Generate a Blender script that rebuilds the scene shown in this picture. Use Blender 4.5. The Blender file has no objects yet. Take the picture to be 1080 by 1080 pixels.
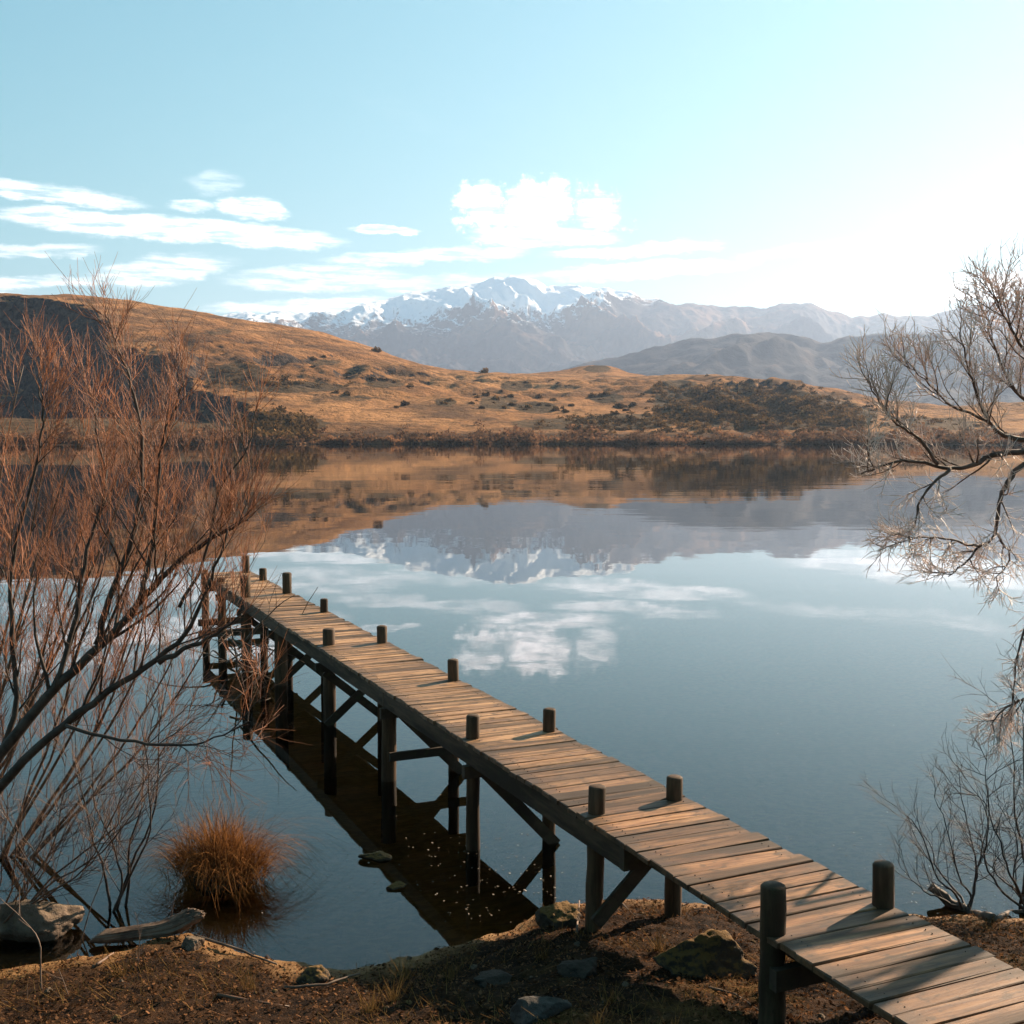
import bpy, math, random
import numpy as np
from mathutils import Vector, Matrix, Quaternion

random.seed(7)
rng = np.random.default_rng(11)
R = math.radians
scene = bpy.context.scene
COL = scene.collection

# ------------------------------------------------------------------ camera model
F = 1250.0; CX = 540.0; HC = 5.35
PITCH = math.atan(85.0 / F)
cp, sp = math.cos(PITCH), math.sin(PITCH)

def ray(x, y):
    u = (x - CX) / F; v = (CX - y) / F
    return Vector((u, cp + v * sp, v * cp - sp))
def at_z(x, y, z=0.0):
    d = ray(x, y); t = (z - HC) / d.z
    return Vector((d.x * t, d.y * t, z))
def at_y(x, y, Y):
    d = ray(x, y); t = Y / d.y
    return Vector((d.x * t, Y, HC + d.z * t))
def az_tan(x, y):
    d = ray(x, y)
    return math.atan2(d.x, d.y), d.z / math.hypot(d.x, d.y)

# ------------------------------------------------------------------ noise
_perm = np.random.default_rng(3).permutation(512)
_perm = np.concatenate([_perm, _perm, _perm])
_ang = np.random.default_rng(5).random(512) * 2 * np.pi
_gx, _gy = np.cos(_ang), np.sin(_ang)
def perlin(x, y):
    xi = np.floor(x).astype(int); yi = np.floor(y).astype(int)
    xf = x - xi; yf = y - yi
    u = xf * xf * xf * (xf * (xf * 6 - 15) + 10); v = yf * yf * yf * (yf * (yf * 6 - 15) + 10)
    def g(ix, iy, fx, fy):
        h = _perm[_perm[ix & 511] + (iy & 511)]
        return _gx[h] * fx + _gy[h] * fy
    a = g(xi, yi, xf, yf); b = g(xi + 1, yi, xf - 1, yf)
    c = g(xi, yi + 1, xf, yf - 1); d = g(xi + 1, yi + 1, xf - 1, yf - 1)
    return (a + (b - a) * u) * (1 - v) + (c + (d - c) * u) * v
def fbm(x, y, o=5, gain=.5, lac=2.03):
    s = 0; a = 1.0
    for i in range(o):
        s = s + a * perlin(x + 17.3 * i, y - 9.1 * i); a *= gain; x = x * lac; y = y * lac
    return s
def ridged(x, y, o=5, gain=.5, lac=2.07):
    s = 0; a = 1.0; w = 1.0
    for i in range(o):
        n = 1 - np.abs(perlin(x + 31.7 * i, y + 5.3 * i)) * 1.6
        n = np.clip(n, 0, 1) ** 2
        s = s + a * n * w; w = np.clip(n * 1.6, 0, 1); a *= gain; x = x * lac; y = y * lac
    return s
def sstep(a, b, x):
    t = np.clip((x - a) / (b - a), 0, 1); return t * t * (3 - 2 * t)

# ------------------------------------------------------------------ object helpers
def mesh_obj(name, verts, faces, mat, parent=None, smooth=True):
    me = bpy.data.meshes.new(name)
    if isinstance(verts, np.ndarray) and isinstance(faces, np.ndarray):
        nf, k = faces.shape
        me.vertices.add(len(verts)); me.vertices.foreach_set('co', verts.astype(np.float32).ravel())
        me.loops.add(nf * k); me.loops.foreach_set('vertex_index', faces.astype(np.int32).ravel())
        me.polygons.add(nf)
        me.polygons.foreach_set('loop_start', np.arange(0, nf * k, k, dtype=np.int32))
        me.polygons.foreach_set('loop_total', np.full(nf, k, dtype=np.int32))
        me.update(calc_edges=True)
    else:
        me.from_pydata([tuple(v) for v in verts], [], faces); me.update()
    me.polygons.foreach_set('use_smooth', [smooth] * len(me.polygons))
    me.validate()
    if mat: me.materials.append(mat)
    o = bpy.data.objects.new(name, me); COL.objects.link(o)
    if parent is not None: o.parent = parent
    return o
def tag(o, label=None, cat=None, group=None, kind=None):
    if label: o['label'] = label
    if cat: o['category'] = cat
    if group: o['group'] = group
    if kind: o['kind'] = kind
    return o
def thing(name, label, cat, loc=(0, 0, 0), rz=0.0, group=None):
    o = bpy.data.objects.new(name, None); COL.objects.link(o)
    o.location = loc; o.rotation_euler = (0, 0, rz); o.empty_display_size = .2
    return tag(o, label, cat, group)

class MB:
    def __init__(s): s.v = []; s.f = []
    def tube(s, pts, rad, n=6, cap=True, jag=0.0):
        pts = [Vector(p) for p in pts]; k0 = len(s.v); m = len(pts)
        ref = None
        for i, p in enumerate(pts):
            t = (pts[min(i + 1, m - 1)] - pts[max(i - 1, 0)])
            if t.length < 1e-9: t = Vector((0, 0, 1))
            t.normalize()
            if ref is None:
                ref = t.cross(Vector((.31, .95, .05)))
                if ref.length < 1e-3: ref = t.cross(Vector((1, 0, 0)))
            ref = ref - t * ref.dot(t); ref.normalize()
            b = t.cross(ref)
            for j in range(n):
                a = 2 * math.pi * j / n
                rr = rad[i] * (1 + (random.uniform(-jag, jag) if jag else 0))
                s.v.append(p + (ref * math.cos(a) + b * math.sin(a)) * rr)
        for i in range(m - 1):
            for j in range(n):
                a = k0 + i * n + j; b2 = k0 + i * n + (j + 1) % n
                s.f.append((a, b2, b2 + n, a + n))
        if cap:
            s.f.append(tuple(k0 + j for j in reversed(range(n))))
            s.f.append(tuple(k0 + (m - 1) * n + j for j in range(n)))
    def box(s, c, size, rot=None, bev=0.0, jit=0.0):
        hx, hy, hz = [d / 2 for d in size]; k = len(s.v); c = Vector(c)
        if bev <= 0:
            P = [Vector((x, y, z)) for z in (-hz, hz) for x, y in ((-hx, -hy), (hx, -hy), (hx, hy), (-hx, hy))]
            fs = [(3, 2, 1, 0), (4, 5, 6, 7), (0, 1, 5, 4), (1, 2, 6, 5), (2, 3, 7, 6), (3, 0, 4, 7)]
        else:
            P = []
            for z, q in ((-hz, 0), (hz - bev, 0), (hz, bev)):
                P += [Vector((x, y, z)) for x, y in ((-hx + q, -hy + q), (hx - q, -hy + q), (hx - q, hy - q), (-hx + q, hy - q))]
            fs = [(3, 2, 1, 0), (8, 9, 10, 11)]
            for l in (0, 4):
                fs += [(l + a, l + (a + 1) % 4, l + 4 + (a + 1) % 4, l + 4 + a) for a in range(4)]
        for p in P:
            if jit: p = p + Vector((random.uniform(-jit, jit), random.uniform(-jit, jit), random.uniform(-jit, jit) * .4))
            if rot is not None: p = rot @ p
            s.v.append(c + p)
        s.f += [tuple(k + i for i in f) for f in fs]
    def beam(s, a, b, w, h, up=Vector((0, 0, 1))):
        a = Vector(a); b = Vector(b); d = b - a; L = d.length; d.normalize()
        side = d.cross(up); side.normalize(); u = side.cross(d)
        M = Matrix((d, side, u)).transposed()
        s.box((a + b) / 2, (L, w, h), M)
    def build(s, name, mat, parent=None, smooth=True, off=None):
        v = s.v if off is None else [p - off for p in s.v]
        return mesh_obj(name, v, s.f, mat, parent, smooth)

# ------------------------------------------------------------------ materials
def new_mat(name):
    m = bpy.data.materials.new(name); m.use_nodes = True
    nt = m.node_tree; nt.nodes.clear()
    out = nt.nodes.new('ShaderNodeOutputMaterial')
    return m, nt, out
class NT:
    def __init__(s, nt): s.nt = nt
    def n(s, typ, **kw):
        o = s.nt.nodes.new(typ)
        for k, v in kw.items(): setattr(o, k, v)
        return o
    def link(s, a, b): s.nt.links.new(a, b)
    def val(s, sock, v):
        if hasattr(v, 'default_value') or hasattr(v, 'links'): s.link(v, sock)
        else: sock.default_value = v
    def math(s, op, a, b=0.0, c=0.0, clamp=False):
        o = s.n('ShaderNodeMath', operation=op); o.use_clamp = clamp
        s.val(o.inputs[0], a); s.val(o.inputs[1], b); s.val(o.inputs[2], c)
        return o.outputs[0]
    def mix(s, f, a, b, blend='MIX'):
        o = s.n('ShaderNodeMix', data_type='RGBA', blend_type=blend)
        s.val(o.inputs[0], f)
        for q, v in ((o.inputs[6], a), (o.inputs[7], b)):
            if isinstance(v, tuple): q.default_value = (*v[:3], 1)
            else: s.link(v, q)
        return o.outputs[2]
    def ss(s, x, a, b, lo=0.0, hi=1.0):
        o = s.n('ShaderNodeMapRange', interpolation_type='SMOOTHSTEP')
        s.val(o.inputs[0], x)
        o.inputs[1].default_value = a; o.inputs[2].default_value = b; o.inputs[3].default_value = lo; o.inputs[4].default_value = hi
        return o.outputs[0]
    def noise(s, vec, scale, detail=4, rough=.55, dist=0.0):
        o = s.n('ShaderNodeTexNoise'); s.link(vec, o.inputs['Vector'])
        o.inputs['Scale'].default_value = scale; o.inputs['Detail'].default_value = detail
        o.inputs['Roughness'].default_value = rough; o.inputs['Distortion'].default_value = dist
        return o.outputs[0]
    def scalev(s, vec, sc, rot=(0, 0, 0)):
        o = s.n('ShaderNodeMapping'); s.link(vec, o.inputs[0]); o.inputs['Scale'].default_value = sc
        o.inputs['Rotation'].default_value = rot
        return o.outputs[0]
    def bump(s, h, st, dist, normal=None):
        o = s.n('ShaderNodeBump'); o.inputs['Strength'].default_value = st; o.inputs['Distance'].default_value = dist
        s.link(h, o.inputs['Height'])
        if normal: s.link(normal, o.inputs['Normal'])
        return o.outputs[0]
    def bsdf(s, color, rough=.8, normal=None, spec=.3):
        o = s.n('ShaderNodeBsdfPrincipled')
        if isinstance(color, tuple): o.inputs['Base Color'].default_value = (*color, 1)
        else: s.link(color, o.inputs['Base Color'])
        s.val(o.inputs['Roughness'], rough); o.inputs['Specular IOR Level'].default_value = spec
        if normal: s.link(normal, o.inputs['Normal'])
        return o

def wood_mat(name, c1, c2, c3, stretch, rough=.6, spec=.4, moss=0.0, bumpd=.004, island=True, tone_and_wear=False):
    m, nt, out = new_mat(name); T = NT(nt)
    tc = T.n('ShaderNodeTexCoord').outputs['Object']
    geo = T.n('ShaderNodeNewGeometry')
    isl = geo.outputs['Random Per Island']
    sc = T.scalev(tc, stretch)
    off = T.n('ShaderNodeVectorMath', operation='ADD'); T.link(sc, off.inputs[0])
    comb = T.n('ShaderNodeCombineXYZ')
    if island:
        for i in range(3): T.link(T.math('MULTIPLY', isl, 37.0 + 11 * i), comb.inputs[i])
    T.link(comb.outputs[0], off.inputs[1])
    grain = T.noise(off.outputs[0], 9, 6, .62, .6)
    blot = T.noise(T.scalev(off.outputs[0], (.22, .35, .35)), 6, 4, .55)
    fine = T.noise(off.outputs[0], 55, 3, .6)
    col = T.mix(T.ss(grain, .33, .68), c1, c2)
    col = T.mix(T.ss(blot, .46, .62, 0, .85), col, c3)
    if island: col = T.mix(1.0, col, T.mix(isl, (.45, .43, .42), (1.42, 1.38, 1.32)), 'MULTIPLY')
    col = T.mix(T.ss(fine, .62, .75, 0, .55), col, tuple(x * .35 for x in c3))
    if tone_and_wear:
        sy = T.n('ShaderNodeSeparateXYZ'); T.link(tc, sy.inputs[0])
        shore_noise = T.noise(tc, 1.7, 5, .6); mud2 = T.noise(T.scalev(tc, (1, 1.6, 1)), 5.5, 5, .62)
        yy = T.math('ADD', sy.outputs[1], T.math('MULTIPLY', T.math('SUBTRACT', shore_noise, .5), 5.0))
        col = T.mix(T.ss(yy, 7.5, .5, 0, .8), col, T.mix(1.0, col, (.54, .41, .31), 'MULTIPLY'))  # boards get darker and browner towards the shore end
        col = T.mix(T.ss(mud2, .52, .66, 0, .65), col, (.045, .027, .015))
        edge = T.math('ABSOLUTE', sy.outputs[0]); ee = T.math('ADD', edge, T.math('MULTIPLY', T.math('SUBTRACT', mud2, .5), .5))
        col = T.mix(T.ss(ee, .42, .62, 0, .6), col, (.06, .036, .02))
    if moss:
        mo = T.noise(tc, 9, 5, .65)
        col = T.mix(T.ss(mo, .5, .66, 0, moss), col, (.06, .065, .022))
    b = T.bump(grain, .7, bumpd); b = T.bump(fine, .5, bumpd * .5, b)
    T.link(T.bsdf(col, T.ss(blot, .3, .7, rough - .1, rough + .12), b, spec).outputs[0], out.inputs[0])
    return m

M = {}
M['deck'] = wood_mat('weathered_planks', (.195, .095, .04), (.455, .262, .128), (.05, .03, .016), (.22, 2.6, 1.5), .62, .28, tone_and_wear=True, bumpd=.007)
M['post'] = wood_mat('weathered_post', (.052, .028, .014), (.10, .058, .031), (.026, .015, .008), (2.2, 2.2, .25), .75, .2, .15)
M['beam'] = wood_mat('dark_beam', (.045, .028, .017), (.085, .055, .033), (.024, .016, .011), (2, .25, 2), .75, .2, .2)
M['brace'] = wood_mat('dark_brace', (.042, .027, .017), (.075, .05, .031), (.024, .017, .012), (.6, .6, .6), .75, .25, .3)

def bark_mat(name, c1, c2, rough=.7, spec=.3, sc=8, isl=False):
    m, nt, out = new_mat(name); T = NT(nt)
    tc = T.n('ShaderNodeTexCoord').outputs['Object']
    n1 = T.noise(tc, sc, 4, .6); n2 = T.noise(tc, sc * 6, 4, .6)
    fac = T.ss(n1, .35, .65)
    if isl: fac = T.math('ADD', T.math('MULTIPLY', fac, .3), T.math('MULTIPLY', T.math('POWER', T.n('ShaderNodeNewGeometry').outputs['Random Per Island'], 1.6), .8))
    col = T.mix(fac, c1, c2)
    b = T.bump(n2, .6, .006)
    T.link(T.bsdf(col, rough, b, spec).outputs[0], out.inputs[0]); return m
M['bark'] = bark_mat('willow_bark', (.03, .02, .014), (.07, .046, .033))
M['twig_red'] = bark_mat('red_twig', (.04, .012, .006), (.40, .145, .055), .5, .2, 1.2, True)
M['twig_grey'] = bark_mat('grey_twig', (.04, .02, .012), (.22, .12, .07), .5, .25, 1.5, True)
M['twig_pale'] = bark_mat('pale_twig', (.56, .39, .32), (.88, .72, .63), .55, .3, 1.5, True)
M['stem'] = bark_mat('dry_stem', (.09, .052, .034), (.20, .125, .085), .6, .3, 5)
M['bark_right'] = bark_mat('warm_bark', (.05, .028, .02), (.12, .07, .05))
M['drift'] = bark_mat('driftwood', (.06, .036, .023), (.16, .105, .07), .7, .3, 6)

def rock_mat(name, c1, c2, moss, mossc=(.10, .085, .03)):
    m, nt, out = new_mat(name); T = NT(nt)
    tc = T.n('ShaderNodeTexCoord').outputs['Object']
    geo = T.n('ShaderNodeNewGeometry'); sx = T.n('ShaderNodeSeparateXYZ'); T.link(geo.outputs['Normal'], sx.inputs[0])
    a = T.noise(tc, 4, 6, .62); b = T.noise(tc, 22, 5, .65); v = T.noise(tc, 70, 3, .6)
    col = T.mix(T.ss(a, .35, .65), c1, c2)
    col = T.mix(T.ss(b, .55, .7, 0, .6), col, tuple(x * .45 for x in c1))
    mz = T.math('ADD', sx.outputs[2], T.math('MULTIPLY', T.math('SUBTRACT', b, .5), 1.6))
    col = T.mix(T.ss(mz, .45, .8, 0, moss), col, mossc)
    bm = T.bump(b, .9, .03); bm = T.bump(v, .6, .01, bm)
    T.link(T.bsdf(col, .85, bm, .25).outputs[0], out.inputs[0]); return m
M['rock'] = rock_mat('lichen_rock', (.085, .058, .04), (.18, .125, .088), .3, (.14, .095, .045))
M['rock_moss'] = rock_mat('mossy_rock', (.03, .02, .013), (.07, .046, .028), .85, (.17, .09, .022))
M['rock_dark'] = rock_mat('dark_rock', (.022, .016, .012), (.05, .035, .025), .25, (.06, .04, .018))
M['rock_grey'] = rock_mat('grey_rock', (.04, .031, .026), (.10, .078, .066), .1)

# ground: leaf mould, moss and mud
m, nt, out = new_mat('shore_ground'); T = NT(nt); M['ground'] = m
tc = T.n('ShaderNodeTexCoord').outputs['Object']
sx = T.n('ShaderNodeSeparateXYZ'); T.link(tc, sx.inputs[0])
a = T.noise(tc, .9, 5, .6); b = T.noise(tc, 6, 6, .65); c = T.noise(tc, 34, 4, .65); d = T.noise(tc, 90, 3, .6)
col = T.mix(T.ss(b, .38, .62), (.010, .005, .0025), (.038, .018, .008))
mossf = T.math('MULTIPLY', T.ss(a, .46, .62), T.ss(sx.outputs[2], .28, .48))
col = T.mix(T.math('MULTIPLY', mossf, .8), col, T.mix(T.ss(c, .35, .65), (.085, .045, .012), (.17, .095, .028)))
col = T.mix(T.ss(c, .56, .68, 0, .6), col, (.13, .07, .038))
col = T.mix(T.ss(d, .6, .72, 0, .7), col, (.01, .006, .004))
wet = T.ss(sx.outputs[2], .12, .0)
bed = T.mix(T.ss(b, .4, .62), (.20, .10, .036), (.31, .17, .07))
col = T.mix(wet, col, bed)
bm = T.bump(b, .8, .05); bm = T.bump(c, .9, .03, bm); bm = T.bump(d, .6, .012, bm)
T.link(T.bsdf(col, T.ss(wet, 0, 1, .95, .6), bm, .08).outputs[0], out.inputs[0])

# water
m, nt, out = new_mat('lake_water'); T = NT(nt); M['water'] = m
tc = T.n('ShaderNodeTexCoord').outputs['Object']
w1 = T.noise(T.scalev(tc, (1, 1.0, 1)), .55, 2, .5)
w2 = T.noise(T.scalev(tc, (.35, 1.2, 1)), .06, 3, .55)
w3 = T.noise(tc, 3.2, 2, .5)
big = T.noise(T.scalev(tc, (.5, 1, 1)), .012, 2, .5)
gust = T.ss(big, .45, .62, .35, 1.0)
hsum = T.math('ADD', T.math('MULTIPLY', w1, .0045), T.math('ADD', T.math('MULTIPLY', w2, .045), T.math('MULTIPLY', w3, .0007)))
hsum = T.math('MULTIPLY', hsum, gust)
bm = T.bump(hsum, 1.0, 1.0)
fr = T.n('ShaderNodeFresnel'); fr.inputs['IOR'].default_value = 1.42; T.link(bm, fr.inputs['Normal'])
gl = T.n('ShaderNodeBsdfGlossy'); gl.inputs['Roughness'].default_value = .003; gl.inputs['Color'].default_value = (1, 1, 1, 1); T.link(bm, gl.inputs['Normal'])
tr = T.n('ShaderNodeBsdfTransparent'); tr.inputs['Color'].default_value = (.72, .57, .36, 1)
mx = T.n('ShaderNodeMixShader'); T.link(fr.outputs[0], mx.inputs[0]); T.link(tr.outputs[0], mx.inputs[1]); T.link(gl.outputs[0], mx.inputs[2])
T.link(mx.outputs[0], out.inputs[0])

# hill grass
m, nt, out = new_mat('golden_hill_grass'); T = NT(nt); M['hill'] = m
tc = T.n('ShaderNodeTexCoord').outputs['Object']
geo = T.n('ShaderNodeNewGeometry'); sx = T.n('ShaderNodeSeparateXYZ'); T.link(geo.outputs['True Normal'], sx.inputs[0])
pos = T.n('ShaderNodeSeparateXYZ'); T.link(tc, pos.inputs[0])
a = T.noise(tc, .006, 5, .6); b = T.noise(T.scalev(tc, (1, 1, 2.5)), .035, 6, .65, .4); c = T.noise(tc, .16, 5, .7)
col = T.mix(T.ss(a, .36, .64), (.27, .118, .043), (.42, .205, .085))
col = T.mix(T.ss(b, .45, .64, 0, .75), col, (.12, .058, .026))
col = T.mix(T.ss(c, .48, .66, 0, .6), col, (.085, .048, .024))
gr = T.math('MULTIPLY', T.ss(b, .36, .28), .55)
col = T.mix(gr, col, (.14, .085, .028))
band = T.noise(T.scalev(tc, (.012, .012, .14)), 1.0, 5, .65, .5)
col = T.mix(T.ss(band, .51, .63, 0, .6), col, T.mix(T.ss(c, .4, .6), (.035, .02, .012), (.085, .05, .028)))
at = T.n('ShaderNodeAttribute', attribute_name='scrub')
sf = T.math('ADD', at.outputs['Fac'], T.math('MULTIPLY', T.math('SUBTRACT', c, .5), 1.5))
col = T.mix(T.ss(sf, .25, .55, 0, .92), col, T.mix(T.ss(b, .4, .6), (.045, .032, .016), (.095, .06, .031)))
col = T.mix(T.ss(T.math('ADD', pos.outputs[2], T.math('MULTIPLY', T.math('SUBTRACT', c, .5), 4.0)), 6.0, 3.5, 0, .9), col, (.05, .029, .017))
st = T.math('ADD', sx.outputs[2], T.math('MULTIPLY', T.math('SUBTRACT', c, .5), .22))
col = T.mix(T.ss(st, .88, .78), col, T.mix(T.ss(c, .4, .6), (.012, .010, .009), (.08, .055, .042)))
bm = T.bump(c, .9, 4.5); bm = T.bump(b, .6, 9.0, bm)
T.link(T.bsdf(col, .95, bm, .05).outputs[0], out.inputs[0])

# mountains
def mountain_mat(name, snowline, snowrange, c1, c2, c3):
    m, nt, out = new_mat(name); T = NT(nt)
    tc = T.n('ShaderNodeTexCoord').outputs['Object']
    geo = T.n('ShaderNodeNewGeometry'); sx = T.n('ShaderNodeSeparateXYZ'); T.link(geo.outputs['True Normal'], sx.inputs[0])
    pos = T.n('ShaderNodeSeparateXYZ'); T.link(tc, pos.inputs[0])
    a = T.noise(tc, .0011, 6, .6); b = T.noise(tc, .006, 6, .68); c = T.noise(tc, .03, 5, .7)
    col = T.mix(T.ss(a, .46, .58), c1, c2)
    col = T.mix(T.ss(b, .5, .7, 0, .7), col, c3)
    if snowline:
        h = T.math('ADD', pos.outputs[2], T.math('MULTIPLY', T.math('SUBTRACT', b, .5), 340))
        h = T.math('ADD', h, T.math('MULTIPLY', T.math('SUBTRACT', c, .5), 210))
        h = T.math('ADD', h, T.math('MULTIPLY', T.math('SUBTRACT', sx.outputs[2], .8), 420))
        # deeper snow round the high peak
        h = T.math('ADD', h, T.ss(pos.outputs[0], 100, 1300, 150, -200))
        col = T.mix(T.ss(h, snowline, snowline + snowrange), col, (.84, .86, .9))
    bm = T.bump(b, .5, 30); bm = T.bump(c, .5, 8, bm)
    T.link(T.bsdf(col, .95, bm, .05).outputs[0], out.inputs[0]); return m
M['mount'] = mountain_mat('snowy_mountain', 810, 120, (.035, .027, .026), (.17, .088, .052), (.022, .018, .018))
M['foothill'] = mountain_mat('forested_ridge', 0, 0, (.012, .012, .015), (.028, .023, .023), (.10, .062, .042))

def leafy(name, c1, c2, power=1.0, patch=None):
    m, nt, out = new_mat(name); T = NT(nt)
    geo = T.n('ShaderNodeNewGeometry'); oi = T.n('ShaderNodeObjectInfo')
    tc = T.n('ShaderNodeTexCoord').outputs['Object']
    f = T.math('ADD', T.math('MULTIPLY', geo.outputs['Random Per Island'], .7), T.math('MULTIPLY', oi.outputs['Random'], .3))
    col = T.mix(T.math('POWER', f, power), c1, c2)
    if patch:      # shade patches and brighter tops of the scrub, put into the colour
        pn = T.noise(T.n('ShaderNodeNewGeometry').outputs['Position'], patch, 4, .6)
        col = T.mix(T.ss(pn, .42, .6), T.mix(1.0, col, (.68, .64, .58), 'MULTIPLY'), T.mix(1.0, col, (1.7, 1.45, 1.2), 'MULTIPLY'))
    bs = T.n('ShaderNodeBsdfDiffuse'); T.link(col, bs.inputs[0])
    tl = T.n('ShaderNodeBsdfTranslucent'); T.link(col, tl.inputs[0])
    mx = T.n('ShaderNodeMixShader'); mx.inputs[0].default_value = .3
    T.link(bs.outputs[0], mx.inputs[1]); T.link(tl.outputs[0], mx.inputs[2]); T.link(mx.outputs[0], out.inputs[0])
    return m
M['bush'] = leafy('scrub_leaves', (.045, .031, .014), (.19, .12, .058), 1.3, .045)
M['shorescrub'] = leafy('bare_shore_scrub', (.10, .055, .033), (.27, .16, .10), 1.0, .05)
M['tussock'] = leafy('tussock_blades', (.06, .02, .007), (.52, .235, .08), 1.2)
M['litter'] = leafy('leaf_litter', (.016, .007, .003), (.38, .185, .09), 1.9)
M['drygrass'] = leafy('dry_grass', (.07, .037, .013), (.36, .21, .075), 1.6)
M['float'] = leafy('floating_leaves', (.10, .065, .04), (.75, .64, .52), 1.3)
m, nt, out = new_mat('rusty_nail'); T = NT(nt); M['nail'] = m
tc = T.n('ShaderNodeTexCoord').outputs['Object']
T.link(T.bsdf(T.mix(T.noise(tc, 60, 3), (.02, .013, .01), (.07, .035, .02)), .7).outputs[0], out.inputs[0])

# ------------------------------------------------------------------ near ground, one sheet to the horizon
S_PX = [(-420, 1050), (-250, 1045), (-100, 1035), (0, 1022), (60, 1016), (130, 1008), (165, 990), (200, 982), (240, 1000), (300, 1018), (350, 1021), (420, 1012),
        (480, 1000), (530, 985), (560, 966), (590, 950), (640, 948), (700, 952), (760, 952), (840, 957), (960, 965), (1080, 967), (1250, 965), (1500, 960)]
_sp = sorted([(at_z(*p).x, at_z(*p).y) for p in S_PX])
SX = np.array([p[0] for p in _sp]); SY = np.array([p[1] for p in _sp])
def ground_z(x, y):
    x = np.asarray(x, float); y = np.asarray(y, float)
    ys = np.interp(x, SX, SY)
    sd = ys - y + .22 * fbm(x * .9, y * .9, 3)
    near = np.clip(1 - (np.abs(sd) / 25), 0, 1)
    z = np.interp(sd, [-400, -60, -20, -6, -3, -1, 0, .5, 1.3, 3, 5.5, 7, 13, 40, 3000],
                  [-5, -4, -2.6, -.95, -.5, -.16, 0, .10, .25, .48, .98, 1.3, 3.65, 7, 30])
    z = z + near * (.05 * fbm(x * 1.6 + 3, y * 1.6, 4) + (.045 * fbm(x * 5, y * 5, 4) + .012 * fbm(x * 19, y * 19, 2)) * np.clip((sd + .1) * 4, 0, 1)) * np.clip(.35 + np.abs(sd), 0, 1)
    return z
def gz(x, y): return float(ground_z(np.array([x]), np.array([y]))[0])
def on_ground(px, py):
    d = ray(px, py); t = 2.0
    while t < 60:
        p = Vector((0, 0, HC)) + d * t
        if p.z <= max(gz(p.x, p.y), -.02): return p
        t += .04
    return at_z(px, py)
def axis(fine0, fine1, step, lo, hi):
    a = list(np.arange(fine0, fine1 + 1e-6, step)); s = step
    up = []; v = fine1
    while v < hi: s *= 1.22; v = min(v + s, hi); up.append(v)
    s = step; dn = []; v = fine0
    while v > lo: s *= 1.22; v = max(v - s, lo); dn.append(v)
    return np.array(dn[::-1] + a + up)
gxs = axis(-8, 8, .045, -13500, 13500); gys = axis(6, 16.5, .045, -180, 13200)
GX, GY = np.meshgrid(gxs, gys)
GZ = ground_z(GX, GY)
def grid_faces(nr, nc):
    i = np.arange(nr * nc).reshape(nr, nc)
    return np.stack([i[:-1, :-1], i[:-1, 1:], i[1:, 1:], i[1:, :-1]], -1).reshape(-1, 4)
tag(mesh_obj('ground', np.stack([GX, GY, GZ], -1).reshape(-1, 3), grid_faces(*GX.shape), M['ground']), kind='structure')
tag(mesh_obj('lake_water', [(-4000, -6, 0), (4000, -6, 0), (4000, 1500, 0), (-4000, 1500, 0)], [(0, 1, 2, 3)], M['water']), kind='structure')

# ------------------------------------------------------------------ golden hills across the lake
RAD = np.array([500, 512, 545, 600, 720, 860, 1000, 1120.])
HCOLS = {  # image column : image row of the slope at each of the radii above
    -500: [469, 460, 448, 425, 390, 345, 318, 318], -200: [469, 460, 449, 427, 392, 340, 306, 312],
    0: [469, 460, 450, 430, 395, 342, 308, 312], 60: [469, 460, 450, 430, 396, 344, 309, 313], 120: [469, 461, 450, 431, 398, 348, 313, 317],
    200: [469, 461, 450, 431, 400, 356, 325, 330], 280: [469, 461, 450, 432, 402, 366, 340, 345], 340: [469, 461, 451, 432, 405, 374, 350, 352],
    400: [469, 461, 451, 433, 408, 384, 370, 370], 450: [469, 461, 451, 434, 411, 393, 386, 387], 500: [469, 461, 452, 436, 413, 398, 393, 394],
    560: [469, 461, 452, 438, 415, 401, 395, 394], 600: [469, 461, 452, 438, 416, 402, 396, 389], 635: [469, 461, 452, 438, 417, 402, 396, 384],
    660: [469, 461, 453, 438, 416, 402, 397, 393], 700: [469, 461, 453, 437, 412, 400, 399, 401], 750: [469, 461, 453, 436, 409, 394, 397, 402],
    790: [469, 461, 453, 437, 411, 398, 401, 405], 830: [469, 461, 453, 438, 414, 403, 405, 408], 880: [469, 462, 454, 441, 421, 411, 413, 414],
    930: [469, 463, 456, 446, 432, 425, 426, 427], 1000: [469, 464, 458, 449, 437, 429, 429, 430], 1080: [469, 464, 457, 447, 433, 424, 425, 427],
    1400: [469, 463, 455, 443, 425, 414, 412, 414], 1900: [469, 463, 455, 443, 420, 405, 400, 402]}
def smooth_cols(xs, cols, n=9):
    ks = sorted(cols); A = np.array([cols[k] for k in ks], float)
    outp = np.stack([np.interp(xs, ks, A[:, j]) for j in range(A.shape[1])], -1)
    k = np.hanning(n + 2)[1:-1]; k /= k.sum(); pad = n // 2
    outp = np.pad(outp, ((pad, pad), (0, 0)), 'edge')
    return np.stack([np.convolve(outp[:, j], k, 'valid') for j in range(outp.shape[1])], -1)
hpx = np.arange(-500, 1900.1, 3.0)
hcol = smooth_cols(hpx, HCOLS, 13)
hr = np.concatenate([np.linspace(470, 500, 5)[:-1], np.linspace(500, 560, 40)[:-1], np.linspace(560, 1140, 240)[:-1], np.linspace(1140, 2600, 40)])
haz = np.array([az_tan(x, 455)[0] for x in hpx])
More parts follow.
